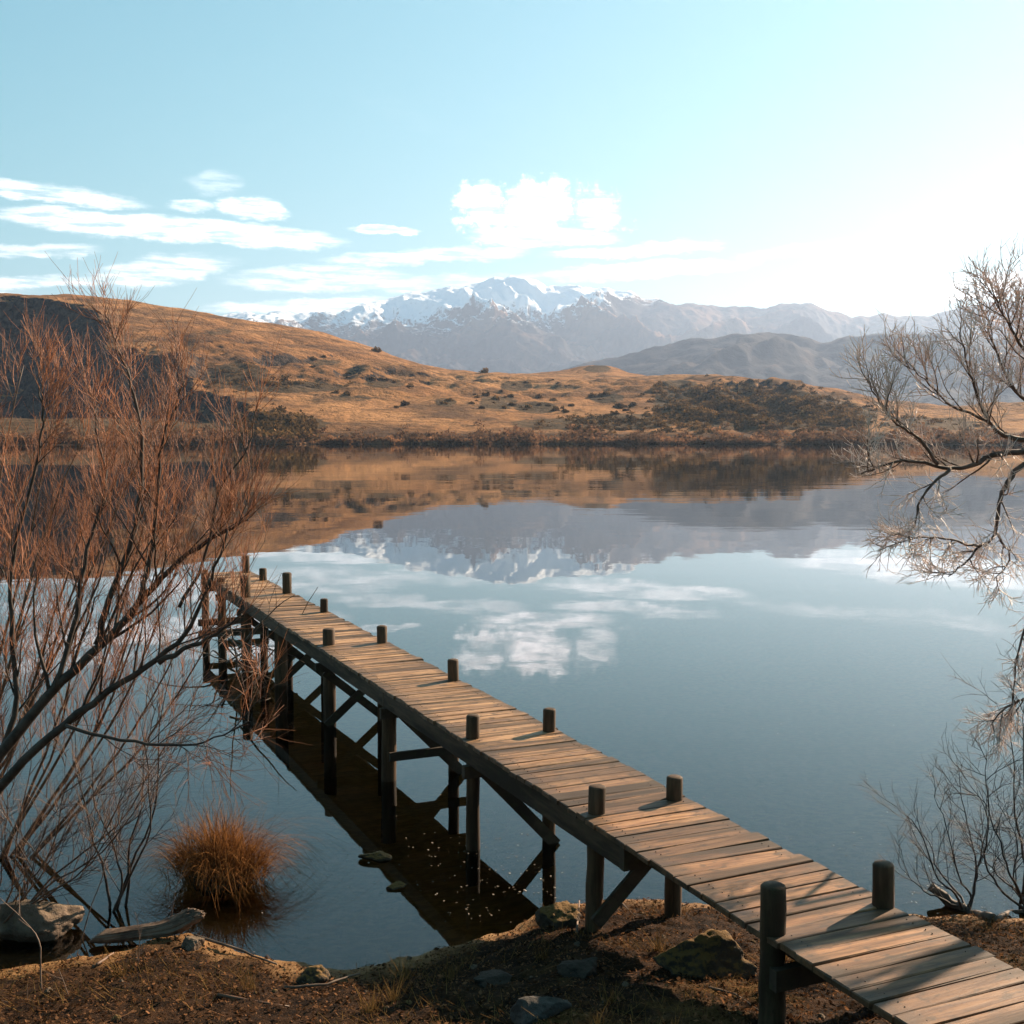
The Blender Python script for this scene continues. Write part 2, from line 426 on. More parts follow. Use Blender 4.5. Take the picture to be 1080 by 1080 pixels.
def vsmooth(tab, rr):      # smooth interpolation of the radial profile
    dense = np.linspace(RAD[0], RAD[-1], 311)
    v = np.stack([np.interp(dense, RAD, row) for row in tab])
    k = np.hanning(43)[1:-1]; k /= k.sum(); p = 20
    mid = np.stack([np.convolve(np.pad(row, (p, p), 'reflect', reflect_type='odd'), k, 'valid') for row in v])
    return np.stack([np.interp(rr, dense, row) for row in mid])
rows = vsmooth(hcol, np.clip(hr, RAD[0], RAD[-1]))
ctr = rows * 0
for i, x in enumerate(hpx):
    u = (x - CX) / F; v = (CX - rows[i]) / F
    ctr[i] = (v * cp - sp) / np.hypot(u, cp + v * sp)
AZ, RR = np.meshgrid(haz, hr, indexing='ij')
HZ = HC + ctr * RR
beyond = np.clip((RR - 1120) / 500, 0, 3)
HZ = HZ * (1 - .22 * beyond) - 2 * beyond
HX = np.sin(AZ) * RR; HY = np.cos(AZ) * RR
amp = np.clip((RR - 520) / 200, 0, 1) * np.clip(1 - (RR - 1500) / 900, .3, 1)
relief = fbm(HX * .012, HY * .012, 5) * 5.5 - (ridged(HX * .018 + 4, HY * .009, 3) - .8) * 2.6 + fbm(HX * .06, HY * .06, 3) * 1.1
HZ = HZ + 1.7 * relief * amp * (1 - .72 * sstep(780, 960, RR)) * np.clip(HZ / 40, .12, 1.0)
HZ = HZ + np.clip((RR - 500) / 12, 0, 1) * np.clip(1 - (RR - 500) / 60, 0, 1) * fbm(HX * .05, HY * .05, 3) * 1.2
gmask = np.exp(-((AZ - az_tan(800, 455)[0]) / .085) ** 2) * np.clip((RR - 520) / 60, 0, 1) * (1 - sstep(740, 860, RR))
HZ = HZ + gmask * (ridged(HX * .017 + 2, HY * .007, 4) - .95) * 9
HZ[RR < 500] = -4 + (RR[RR < 500] - 470) / 30 * 3.6
# the shaded escarpment on the left: everything in front of its foot is cut away
FOOT = [(-1500, 870), (-700, 846), (-450, 838), (-362, 836), (-300, 778), (-204, 685), (-122, 566), (-74, 505)]
def foot_dist(x, y):
    best = np.full(x.shape, 1e9); sgn = np.ones(x.shape)
    for (x0, y0), (x1, y1) in zip(FOOT[:-1], FOOT[1:]):
        dx, dy = x1 - x0, y1 - y0; L2 = dx * dx + dy * dy
        t = np.clip(((x - x0) * dx + (y - y0) * dy) / L2, 0, 1)
        ex, ey = x - (x0 + t * dx), y - (y0 + t * dy); d = np.hypot(ex, ey)
        s = np.where(dx * ey - dy * ex > 0, 1.0, -1.0)
        upd = d < best; best = np.where(upd, d, best); sgn = np.where(upd, s, sgn)
    return best * sgn
FD = foot_dist(HX, HY) + fbm(HX * .02, HY * .02, 4) * 16 + fbm(HX * .07, HY * .07, 3) * 5
bench = 4 + np.clip((RR - 505) / 160, 0, 1) * 8 + fbm(HX * .03, HY * .03, 3) * 1.5
cliff = bench + np.clip(FD, 0, None) * 1.25
cut = (RR > 505)
HZ = np.where(cut, np.minimum(HZ, cliff), HZ)
SCR = [(800, 432, 105, 24, 1.0), (730, 428, 45, 22, .9), (880, 440, 50, 18, .9), (715, 407, 25, 7, .9), (660, 445, 60, 10, .75), (600, 447, 70, 7, .65), (545, 407, 20, 6, .75), (525, 425, 24, 9, .7), (565, 430, 26, 7, .75),
       (640, 420, 22, 6, .7), (470, 424, 14, 5, .6), (405, 405, 26, 5, .55), (340, 382, 26, 4, .5), (300, 408, 70, 7, .75), (250, 395, 40, 14, .7), (230, 350, 20, 4, .5), (295, 447, 55, 10, 1.0), (370, 420, 30, 4, .5), (630, 389, 16, 4, .9), (90, 454, 230, 16, 1.0), (985, 448, 60, 9, .6)]
dxx, dyy, dzz = HX, HY * cp - (HZ - HC) * sp, HY * sp + (HZ - HC) * cp
PXH = CX + F * dxx / dyy; PYH = CX - F * dzz / dyy
scr = np.zeros_like(HX)
for (bx, by, hw, hh, dn) in SCR:
    q = ((PXH - bx) / hw) ** 2 + ((PYH - by) / hh) ** 2
    scr = np.maximum(scr, dn * (1 - sstep(.35, 1.25, q)))
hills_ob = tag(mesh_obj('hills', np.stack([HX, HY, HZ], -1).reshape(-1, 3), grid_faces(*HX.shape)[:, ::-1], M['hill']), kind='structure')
at_ = hills_ob.data.attributes.new('scrub', 'FLOAT', 'POINT'); at_.data.foreach_set('value', scr.astype(np.float32).ravel())
def hill_z(x, y):
    a = np.arctan2(x, y); r = np.hypot(x, y)
    ia = np.clip(np.interp(a, haz, np.arange(len(haz))), 0, len(haz) - 1.001); ir = np.clip(np.interp(r, hr, np.arange(len(hr))), 0, len(hr) - 1.001)
    i0 = ia.astype(int); j0 = ir.astype(int); fa = ia - i0; fr_ = ir - j0
    return (HZ[i0, j0] * (1 - fa) + HZ[i0 + 1, j0] * fa) * (1 - fr_) + (HZ[i0, j0 + 1] * (1 - fa) + HZ[i0 + 1, j0 + 1] * fa) * fr_
def hill_points(pxs, pys):
    """first point where each sight line meets the hill"""
    pxs = np.asarray(pxs, float); pys = np.asarray(pys, float)
    u = (pxs - CX) / F; v = (CX - pys) / F
    D = np.stack([u, cp + v * sp, v * cp - sp], -1); D /= np.hypot(D[:, 0], D[:, 1])[:, None]
    res = np.full((len(pxs), 3), np.nan); done = np.zeros(len(pxs), bool)
    for r in np.arange(503, 1300, 1.5):
        x = D[:, 0] * r; y = D[:, 1] * r; z = HC + D[:, 2] * r
        h = hill_z(x, y); hit = (z <= h) & ~done
        res[hit] = np.stack([x, y, h], -1)[hit]; done |= hit
    return res[done]

# ------------------------------------------------------------------ mountains
def range_mesh(name, sky, r0, r1, rc, mat, power, spur, step=2.2, rows_n=150, seedoff=0.0, rough=1.0, back=1500):
    px = np.arange(-420, 1520, step)
    ks = sorted(sky); ys = np.interp(px, [k for k in ks], [sky[k] for k in ks])
    az = np.array([az_tan(x, 455)[0] for x in px]); tn = np.array([az_tan(x, y)[1] for x, y in zip(px, ys)])
    r = np.concatenate([np.linspace(r0, rc, rows_n), np.linspace(rc, r1, 30)[1:]])
    A, Rr = np.meshgrid(az, r, indexing='ij')
    H = (HC + tn * rc)[:, None] * np.ones_like(Rr)
    s = np.clip((Rr - r0) / (rc - r0), 0, 1)
    X = np.sin(A) * Rr; Y = np.cos(A) * Rr
    wx = fbm(X / 1400 + seedoff, Y / 1400, 3) * 500; wy = fbm(X / 1400 + 9 + seedoff, Y / 1400, 3) * 500
    rd = ridged((X + wx) / spur + seedoff, (Y + wy) / (spur * 1.25), 6)       # spurs run down towards the lake
    rd2 = ridged((X + wx * .6) / (spur * .36) + seedoff, (Y + wy * .6) / (spur * .45), 5)
    base = s ** power
    near1 = np.clip((1 - s) * 3.2, 0, 1)
    z = H * base * (1 + near1 * .26 * (rd - 1.0) * rough) + H * .055 * rough * (rd2 - 1.0) * np.clip(s * 3, 0, 1) * (.25 + .75 * near1)
    z += fbm(X / 90, Y / 90, 4) * 16 * rough * np.clip(s * 3, 0, 1)
    # keep everything in front of the crest below the sight line to the crest
    lim = HC + tn[:, None] * Rr + 22 * fbm(X / 120, Y / 300, 3) * rough
    z = np.minimum(z, lim * (.985))
    bk = np.clip((Rr - rc) / (r1 - rc), 0, 1)
    z = np.where(Rr > rc, z * (1 - .6 * bk), z)
    z = np.where(Rr <= r0 + 1, -4.0, np.maximum(z, -3.0))
    return tag(mesh_obj(name, np.stack([X, Y, z], -1).reshape(-1, 3), grid_faces(*X.shape)[:, ::-1], mat), kind='structure')
SKY1 = {-420: 345, -100: 335, 100: 336, 230: 332, 262: 327, 280: 330, 296: 325, 312: 329, 345: 326, 358: 328, 380: 319, 410: 314, 425: 308, 440: 306, 455: 304, 470: 300, 485: 301,
        500: 297, 512: 294, 522: 289, 530: 291, 538: 288, 546: 291, 556: 290, 566: 293, 576: 299, 590: 299, 605: 298, 618: 300, 630: 302, 640: 301, 655: 304, 665: 306, 675: 312, 690: 313,
        700: 315, 712: 320, 725: 318, 745: 319, 760: 322, 775: 321, 800: 323, 820: 319, 850: 317, 860: 321, 872: 327, 886: 329, 896: 332, 905: 331, 915: 333, 930: 328, 945: 332,
        960: 332, 978: 330, 1000: 325, 1020: 320, 1050: 317, 1090: 312, 1200: 322, 1520: 335}
SKY2 = {-420: 440, 380: 430, 470: 412, 540: 402, 600: 386, 650: 374, 700: 362, 740: 354, 780: 351, 810: 349, 835: 350, 850: 354, 862: 360, 880: 357, 900: 352, 930: 350,
        960: 351, 990: 350, 1020: 353, 1060: 356, 1120: 350, 1200: 345, 1520: 350}
range_mesh('mountains', SKY1, 5600, 11500, 9000, M['mount'], 1.15, 1000, step=1.5, rows_n=280)
range_mesh('foothills', SKY2, 3000, 5600, 4400, M['foothill'], .9, 700, step=3, rows_n=90, seedoff=40, rough=1.0)

# ------------------------------------------------------------------ bushes on the hills
def clump(n, rad, size, rg):
    d = rg.normal(size=(n, 3)); d /= np.linalg.norm(d, axis=1)[:, None]
    p = d * (rg.random(n) ** .4)[:, None] * np.array(rad); p[:, 2] = np.abs(p[:, 2]) * 1.2 - .1
    lump = 1 + .35 * np.sin(d[:, 0] * 5 + rg.random() * 6) * np.cos(d[:, 1] * 4 + rg.random() * 6); p *= lump[:, None]
    t = rg.normal(size=(n, 3)); t /= np.linalg.norm(t, axis=1)[:, None]
    b = np.cross(t, rg.normal(size=(n, 3))); b /= np.linalg.norm(b, axis=1)[:, None]
    s = size * (.6 + .8 * rg.random(n))[:, None]
    q = np.stack([p - t * s - b * s * .8, p + t * s - b * s * .6, p + t * s * .8 + b * s, p - t * s * .7 + b * s * .7], 1)
    return q.reshape(-1, 3)
def quads(n): return np.arange(n * 4).reshape(n, 4)
variants = [clump(150, (1.9, 1.9, 1.7), .42, rng) for _ in range(5)]
bmesh_data = []
for v in variants:
    o = mesh_obj('bush', v, quads(len(v) // 4), M['bush'], smooth=False); bmesh_data.append(o.data); bpy.data.objects.remove(o)
# bushes one can tell apart: (centre px, centre py, half width, half height, how many)
BUSH = [(545, 404, 14, 4, 3), (520, 422, 22, 10, 9), (560, 428, 26, 7, 9), (505, 416, 10, 6, 4), (468, 424, 10, 5, 4), (430, 428, 8, 3, 2), (585, 405, 10, 3, 3), (595, 432, 10, 4, 4),
        (640, 418, 16, 6, 7), (665, 428, 12, 4, 4), (405, 403, 14, 4, 5), (375, 395, 10, 3, 3), (340, 378, 10, 3, 3), (325, 385, 12, 3, 2), (360, 415, 14, 3, 4), (655, 438, 10, 4, 3), (690, 440, 10, 4, 3), (430, 408, 8, 3, 2)]
k = 0
for (bx, by, hw, hh, n) in BUSH:
    P = hill_points(bx + rng.normal(size=n) * hw * .6, by + rng.normal(size=n) * hh * .6)
    for p in P:
        o = bpy.data.objects.new('bush', bmesh_data[k % 5]); COL.objects.link(o); k += 1
        s = random.uniform(.45, 1.35); o.location = Vector(p) + Vector((0, 0, -.2)); o.scale = (s * random.uniform(.9, 1.3), s, s * random.uniform(.7, 1.0)); o.rotation_euler = (0, 0, random.uniform(0, 6))
        tag(o, 'small dark round bush dotted among others on the golden far hillside', 'bush', 'bushes on the far hillside')
for (px, py, s, lab) in [(397, 369, 1.6, 'dark tree clump standing alone on the left hill crest in front of snowy slopes'), (511, 391, 1.5, 'lone little dark tree on the skyline of the flat golden field'),
                         (88, 309, 1.0, 'tiny dark bush on the very top of the left hill, above the shaded cliff')]:
    P = hill_points([px], [py + 2])
    if len(P):
        o = bpy.data.objects.new('bush', bmesh_data[k % 5]); COL.objects.link(o); k += 1
        o.location = P[0]; o.scale = (s * 1.3, s, s * 1.1); tag(o, lab, 'bush')
def mass(name, pxs, pys, rad, size, n, mat, zoff=-.3, jitter=(.6, 1.4)):
    P = hill_points(pxs, pys); vs = []
    for p in P:
        s = random.uniform(*jitter); vs.append(clump(n, tuple(r * s for r in rad), size * s, rng) + p + np.array([0, 0, zoff]))
    v = np.concatenate(vs); return tag(mesh_obj(name, v, quads(len(v) // 4), mat, smooth=False), kind='stuff')
pxs = []; pys = []
for (bx, by, hw, hh, n) in [(790, 430, 70, 15, 620), (740, 422, 36, 14, 220), (850, 434, 48, 14, 300), (720, 444, 40, 10, 140), (880, 444, 36, 10, 150), (640, 448, 60, 8, 120), (700, 412, 16, 6, 30), (800, 412, 40, 5, 60), (960, 445, 50, 5, 40), (300, 405, 55, 5, 40), (255, 395, 20, 12, 40), (290, 440, 18, 8, 50)]:
    pxs += list(bx + rng.normal(size=n) * hw * .6); pys += list(by + rng.normal(size=n) * hh * .65)
tag(mass('hillside_scrub', pxs, pys, (2.0, 2.0, 1.3), .36, 44, M['bush'], -.3, (.4, 1.5)), 'dense dark green scrub covering the far hill slope', 'scrub')
n = 2600
pxs = rng.uniform(-150, 1250, n); pys = 469 - np.abs(rng.normal(size=n)) * (2.0 + 7.5 * sstep(-.35, .45, fbm(pxs / 38.0, pxs * 0 + 2.2, 3)))
tag(mass('shore_scrub', pxs, pys, (2.0, 2.0, 1.9), .34, 40, M['shorescrub'], -.5, (.5, 1.5)), 'band of bare brown scrub along the far lake shore', 'scrub')
n = 160
pxs = rng.uniform(250, 330, n); pys = rng.uniform(446, 466, n)
tag(mass('shore_thicket', pxs, pys, (3.0, 3.0, 3.6), .45, 60, M['bush']), 'dark thicket at the foot of the shaded cliff by the water', 'thicket')

# ------------------------------------------------------------------ the jetty
TH = R(24.1); DZ = 1.45
ax_a = Vector((-math.sin(TH), math.cos(TH), 0)); ax_b = Vector((math.cos(TH), math.sin(TH), 0))
O_S, O_T = 6.14, 7.4
J0 = ax_b * O_S + ax_a * O_T
jet = thing('jetty', 'long narrow weathered wooden footbridge jetty on timber piles running out into the lake', 'jetty', (J0.x, J0.y, 0), TH)
def L(s, t, z): return Vector((s - O_S, t - O_T, z))
def world(s, t, z): return ax_b * s + ax_a * t + Vector((0, 0, z))
S0, S1 = 5.50, 6.79
mb = MB(); nails = MB()
t = 3.9; i = 0
while t < 33.1:
    w = .196 + random.uniform(-.012, .012)
    gap = random.choice([.007, .010, .014, .020, .012])
    e0 = random.gauss(-.03, .008); e1 = random.gauss(0, .014)
    if t < 9.5: e0 -= .015
    dz = random.uniform(-.005, .005)
    tilt = Matrix.Rotation(random.gauss(0, .006), 3, 'Y') @ Matrix.Rotation(random.gauss(0, .012), 3, 'X') @ Matrix.Rotation(random.gauss(0, .006), 3, 'Z')
    s0 = S0 + e0; s1 = S1 + e1
    # each plank: a bevelled board cut in three along its length so it can sag a little
    mb.box(L((s0 + s1) / 2, t + w / 2, DZ - .025 + dz), (s1 - s0, w, .05), tilt, .008, .005)
    for s in (S0 + .13, S1 - .13):
        for q in (.3, .7):
            c = L(s + random.uniform(-.012, .012), t + w * q, DZ + dz)
            nails.tube([c + Vector((0, 0, -.004)), c + Vector((0, 0, .004))], [.006, .005], 6)
    t += w + gap; i += 1
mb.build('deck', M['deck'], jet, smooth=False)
nb = nails.build('nail_heads', M['nail'], jet); nb['kind'] = 'stuff'
def part(name, mbx, mat, smooth=False): return mbx.build(name, mat, jet, smooth)
# stringers
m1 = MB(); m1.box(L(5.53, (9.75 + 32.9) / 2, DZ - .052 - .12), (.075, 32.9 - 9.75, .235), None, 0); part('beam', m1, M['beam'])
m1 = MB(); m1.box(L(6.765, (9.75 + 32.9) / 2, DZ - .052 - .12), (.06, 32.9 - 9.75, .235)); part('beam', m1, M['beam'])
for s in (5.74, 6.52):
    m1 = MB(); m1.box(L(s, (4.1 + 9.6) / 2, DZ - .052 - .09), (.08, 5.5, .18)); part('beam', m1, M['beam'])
def post(s, t, top, bot=None, r=.085, lean=(0, 0)):
    w = world(s, t, 0); g = gz(w.x, w.y)
    b = (g - .35) if bot is None else bot
    mbx = MB(); n = 10; pts = []; rad = []
    for k in range(n):
        f = k / (n - 1); z = b + (top - b) * f
        pts.append(L(s + lean[0] * (1 - f) + random.uniform(-.004, .004), t + lean[1] * (1 - f) + random.uniform(-.004, .004), z)); rad.append(r * (1.08 - .08 * f) * random.uniform(.97, 1.03))
    pts += [pts[-1] + Vector((0, 0, .012)), pts[-1] + Vector((0, 0, .02))]; rad += [r * .9, r * .7]
    mbx.tube(pts, rad, 14, True, .03)
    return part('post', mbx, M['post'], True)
SL, SR = 5.625, 6.665
post(5.545, 7.40, DZ + .36, r=.10); post(6.69, 7.46, DZ + .34, r=.088)
post(5.65, 10.50, DZ + .27, r=.088, lean=(-.04, 0)); post(6.62, 10.58, DZ + .23, r=.088)
post(SL, 13.80, DZ + .28, r=.085); post(6.66, 13.70, DZ + .28, r=.085)
post(5.60, 17.1, DZ - .06, r=.11, lean=(-.03, .05)); post(6.68, 17.2, DZ + .31)
post(5.72, 21.0, DZ + .28, r=.11); post(6.67, 20.8, DZ + .30, r=.095)
post(5.66, 24.6, DZ - .06, r=.13); post(6.68, 24.9, DZ + .27)
post(5.60, 27.9, DZ + .50, r=.12); post(6.66, 28.2, DZ + .48, r=.11)
post(5.60, 31.0, DZ + .1, r=.11); post(6.66, 30.9, DZ + .30, r=.1)
post(5.50, 32.9, DZ + .1, r=.1); post(6.60, 32.8, DZ + .45, r=.1)
def crossbeam(t, z=DZ - .18, h=.22, s0=5.45, s1=6.85, w=.09):
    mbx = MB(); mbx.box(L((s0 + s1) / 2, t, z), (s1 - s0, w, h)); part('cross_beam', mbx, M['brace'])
crossbeam(9.70, DZ - .175, .24, 5.49, 6.80, .09)
for t in (13.62, 17.02, 20.84, 24.74, 28.06, 30.86, 32.74):
    crossbeam(t, DZ - .052 - .235 - .09, .16, 5.42, 6.85)
crossbeam(7.28, DZ - .052 - .18 - .09, .17, 5.46, 6.8)
def brace(s0, t0, z0, s1, t1, z1, w=.045, h=.15):
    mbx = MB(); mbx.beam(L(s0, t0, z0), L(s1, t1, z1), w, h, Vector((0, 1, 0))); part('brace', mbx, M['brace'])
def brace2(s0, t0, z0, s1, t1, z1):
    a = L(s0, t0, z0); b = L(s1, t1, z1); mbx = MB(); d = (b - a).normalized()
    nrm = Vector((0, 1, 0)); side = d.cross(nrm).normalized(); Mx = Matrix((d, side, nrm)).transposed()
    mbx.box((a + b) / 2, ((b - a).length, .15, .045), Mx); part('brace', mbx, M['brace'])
w = world(5.65, 10.4, 0)
brace2(5.57, 10.37, .36, 6.68, 10.37, DZ - .08)              # on the shore
brace2(5.60, 13.67, DZ - .28, 6.70, 13.57, -.02)
brace2(5.60, 16.93, DZ - .25, 6.75, 17.0, .02)
m1 = MB(); m1.box(L(6.15, 16.90, .42), (1.25, .06, .13)); part('brace', m1, M['brace'])
for tt in (20.86, 24.7):
    brace2(5.6, tt, .98, 6.78, tt, -.02); brace2(5.6, tt - .06, .0, 6.78, tt - .06, 1.0)
brace2(5.45, 28.0, DZ - .35, 6.8, 28.0, 0.0)
m1 = MB(); m1.box(L(6.1, 30.75, .14), (1.3, .08, .16)); part('brace', m1, M['brace'])
m1 = MB(); m1.box(L(6.0, 32.6, .16), (1.5, .1, .18)); part('brace', m1, M['brace'])

UP = Vector((0, 0, 1))
def rv(): return Vector((random.gauss(0, 1), random.gauss(0, 1), random.gauss(0, 1))).normalized()
def refine(P, k=4, wob=.02):
    P = [Vector(p) for p in P]; outp = []
    for i in range(len(P) - 1):
        p0 = P[max(i - 1, 0)]; p1 = P[i]; p2 = P[i + 1]; p3 = P[min(i + 2, len(P) - 1)]
        for q in range(k):
            t = q / k
            outp.append(.5 * ((2 * p1) + (p2 - p0) * t + (2 * p0 - 5 * p1 + 4 * p2 - p3) * t * t + (3 * p1 - p0 - 3 * p2 + p3) * t ** 3) + rv() * wob)
    outp.append(P[-1]); return outp
# ------------------------------------------------------------------ rocks, logs and sticks
def icosphere(sub):
    import bmesh
    bm = bmesh.new(); bmesh.ops.create_icosphere(bm, subdivisions=sub, radius=1)
    v = np.array([x.co[:] for x in bm.verts]); f = np.array([[y.index for y in x.verts] for x in bm.faces]); bm.free(); return v, f
ICO = icosphere(5)
def rock(name, label, px, py, size, mat, rz=0.0, sink=.25, seed=0, cuts=9, cat='rock', tilt=(0, 0), z=None):
    rg = np.random.default_rng(seed + 100); v = ICO[0].copy()
    for _ in range(cuts):
        n = rg.normal(size=3); n /= np.linalg.norm(n); d = rg.uniform(.5, .82)
        ov = np.clip(v @ n - d, 0, None); v -= ov[:, None] * n * .92
    nz = fbm(v[:, 0] * 1.7 + seed, v[:, 1] * 1.7 + v[:, 2] * 1.3, 5) * .16 + fbm(v[:, 0] * 5 + v[:, 2] * 3, v[:, 1] * 5 - v[:, 2] * 4, 4) * .07
    v = v * (1 + nz)[:, None]; v = v * np.array(size) / 2
    p = on_ground(px, py)
    if z is not None: p.z = z
    o = mesh_obj(name, v, ICO[1], mat); o.location = (p.x, p.y, p.z + size[2] * (.5 - sink)); o.rotation_euler = (tilt[0], tilt[1], rz)
    return tag(o, label, cat)
rock('rock', 'large flat-topped pale brown rock at the water edge at far left', 22, 985, (1.25, .8, .6), M['rock'], .2, .22, 1, 16, tilt=(-.06, .1))
rock('rock', 'mossy boulder lying on leaf litter beside the nearest left post', 746, 1026, (1.05, .6, .55), M['rock_moss'], .15, .3, 2, 13)
rock('rock', 'small grey pitted rock in the shadow at the bottom edge', 566, 1074, (.62, .4, .3), M['rock_grey'], -.2, .3, 3, 16)
rock('rock', 'brown hummock of rock at the waterline left of the second pile', 592, 976, (.52, .45, .42), M['rock_moss'], .5, .3, 4, 6)
rock('rock', 'little orange brown stone at the shore between the sticks and the shadow', 330, 1036, (.34, .3, .26), M['rock_moss'], .4, .3, 5, 8)
rock('rock', 'dark flat rock lying in the jetty shadow on the shore', 522, 1036, (.55, .42, .2), M['rock_dark'], .1, .4, 6, 14)
rock('rock', 'dark rock in the shadow right below the shore pile', 612, 1026, (.46, .4, .24), M['rock_dark'], .7, .4, 7, 14)
rock('stone', 'wet stone breaking the water beside the jetty reflection', 397, 908, (.42, .26, .16), M['rock_moss'], .2, .35, 8, 7, 'stone', z=0.0)
rock('stone', 'second smaller wet stone in the water nearer the shore', 418, 938, (.26, .2, .1), M['rock_moss'], .6, .35, 9, 7, 'stone', z=0.0)
rock('stone', 'small pale broken stone at the end of the short log', 203, 1000, (.26, .2, .2), M['rock'], .3, .3, 10, 9, 'stone')

st0 = rock('small_stone', 'small brown stone half sunk in the leaf litter of the shore', 660, 1040, (.1, .08, .06), M['rock'], 0, .35, 21, 8, 'stone'); st1 = rock('small_stone', 'small brown stone half sunk in the leaf litter of the shore', 430, 1060, (.09, .075, .06), M['rock_moss'], 1, .35, 22, 8, 'stone')
for o_ in (st0, st1): o_['group'] = 'small stones on the shore'
for q in range(60):
    x_, y_ = random.uniform(-5.5, 6), random.uniform(8.7, 12.6)
    if gz(x_, y_) < .0: continue
    o_ = random.choice((st0, st1)).copy(); COL.objects.link(o_); sc_ = random.choice((.35, .5, .7, 1.0)) * random.uniform(.8, 1.2)
    o_.scale = (sc_ * random.uniform(.8, 1.3), sc_, sc_ * random.uniform(.7, 1.2)); o_.rotation_euler = (0, 0, random.uniform(0, 6)); o_.location = (x_, y_, gz(x_, y_) + .012 * sc_)

def stick(name, label, pts, r, cat='stick', mat='drift', n=7, jag=.08, tip=.5):
    mbx = MB(); P = [Vector(p) for p in pts]; fine = []
    for a, b in zip(P[:-1], P[1:]):
        for q in range(4): fine.append(a.lerp(b, q / 4) + Vector((random.gauss(0, r * .25), random.gauss(0, r * .25), random.gauss(0, r * .2))))
    fine.append(P[-1]); m_ = len(fine)
    mbx.tube(fine, [r * (1 - (1 - tip) * k / (m_ - 1)) * random.uniform(.9, 1.1) for k in range(m_)], n, True, jag)
    base = P[0].copy(); o = mbx.build(name, M[mat], None, True, off=base); o.location = base
    return tag(o, label, cat)
def gp(px, py, dz=0.0):
    p = on_ground(px, py); p.z += dz; return p
a = gp(96, 1000, .07); b = at_y(150, 985, a.y + .1); c = at_y(190, 966, a.y + .25)
def log_mesh():
    v = ICO[0].copy(); rg = np.random.default_rng(77)
    for n_, d_ in (((0, 0, 1), .62), ((0, .3, -1), .7), ((1, .2, .25), .8), ((-1, .1, .3), .78), ((0, 1, .3), .75), ((.1, -1, .5), .72), ((.8, -.4, .7), .78)):
        n_ = np.array(n_, float); n_ /= np.linalg.norm(n_); v -= np.clip(v @ n_ - d_, 0, None)[:, None] * n_ * .95
    sgn = np.sign(v[:, 0]); v[:, 0] = sgn * np.abs(v[:, 0]) ** .72
    g_ = fbm(v[:, 0] * 1.3, np.arctan2(v[:, 2], v[:, 1]) * 3.5, 5) * .22 + fbm(v[:, 0] * 6, np.arctan2(v[:, 2], v[:, 1]) * 9, 3) * .07
    wd_ = .72 + .4 * sstep(.1, .9, v[:, 0]); q = v * np.array([.62, .125, .115]); q[:, 1:] *= ((1 + g_) * wd_)[:, None]
    q[:, 0] += np.where(v[:, 0] > .5, fbm(v[:, 1] * 6, v[:, 2] * 6, 3) * .09, 0); q[:, 2] += .16 * sstep(0.0, 1.0, v[:, 0]) * v[:, 0] + .03
    return q
ob = mesh_obj('log', log_mesh(), ICO[1], M['drift']); ob.location = (a.x + .55, a.y + .12, .08); ob.rotation_euler = (.1, -.06, .2)
tag(ob, 'short broken log lying half out of the water at the left shore', 'log')
stick('stick', 'long thin bare stick lying from the broken stone along the shore', [gp(205, 992, .05), gp(245, 1005, .06), gp(292, 1020, .03)], .018)
stick('stick', 'straight dark stick lying on the ground at the bottom left', [gp(230, 1052, .02), gp(305, 1064, .02)], .017, mat='twig_grey')
stick('stick', 'short pale forked stick lying in front of the log', [gp(102, 1021, .03), gp(120, 1009, .04)], .016, mat='stem')
stick('stick', 'pale stick lying along the edge of the shadow by the orange brown stone', [gp(300, 1045, .03), gp(345, 1043, .05), gp(380, 1033, .06)], .016)
stick('stick', 'thin pale stick leaning on the shore beside the second pile', [gp(608, 985, .02), gp(611, 965, .16)], .014, mat='stem')
stick('stick', 'thin stick lying across the litter under the deck', [gp(648, 948, .04), gp(668, 968, .03)], .012)
stick('stick', 'long thin stick lying in front of the mossy boulder', [gp(742, 1042, .02), gp(775, 1052, .03), gp(800, 1068, .02)], .012)
stick('driftwood_branch', 'thick curved driftwood branch poking out of the water right of the jetty', [at_y(980, 934, 13.2), at_y(1003, 951, 13.05), at_y(1025, 965, 12.9), gp(1048, 971, .02)], .05, 'driftwood', 'drift', 9, .1, 1.1)
stick('driftwood_branch', 'arched thin branch lying on the shore at the right edge', [gp(1050, 972, .02), at_y(1064, 962, 12.95), at_y(1095, 962, 12.8)], .03, 'driftwood', 'drift', 7, .1, .8)

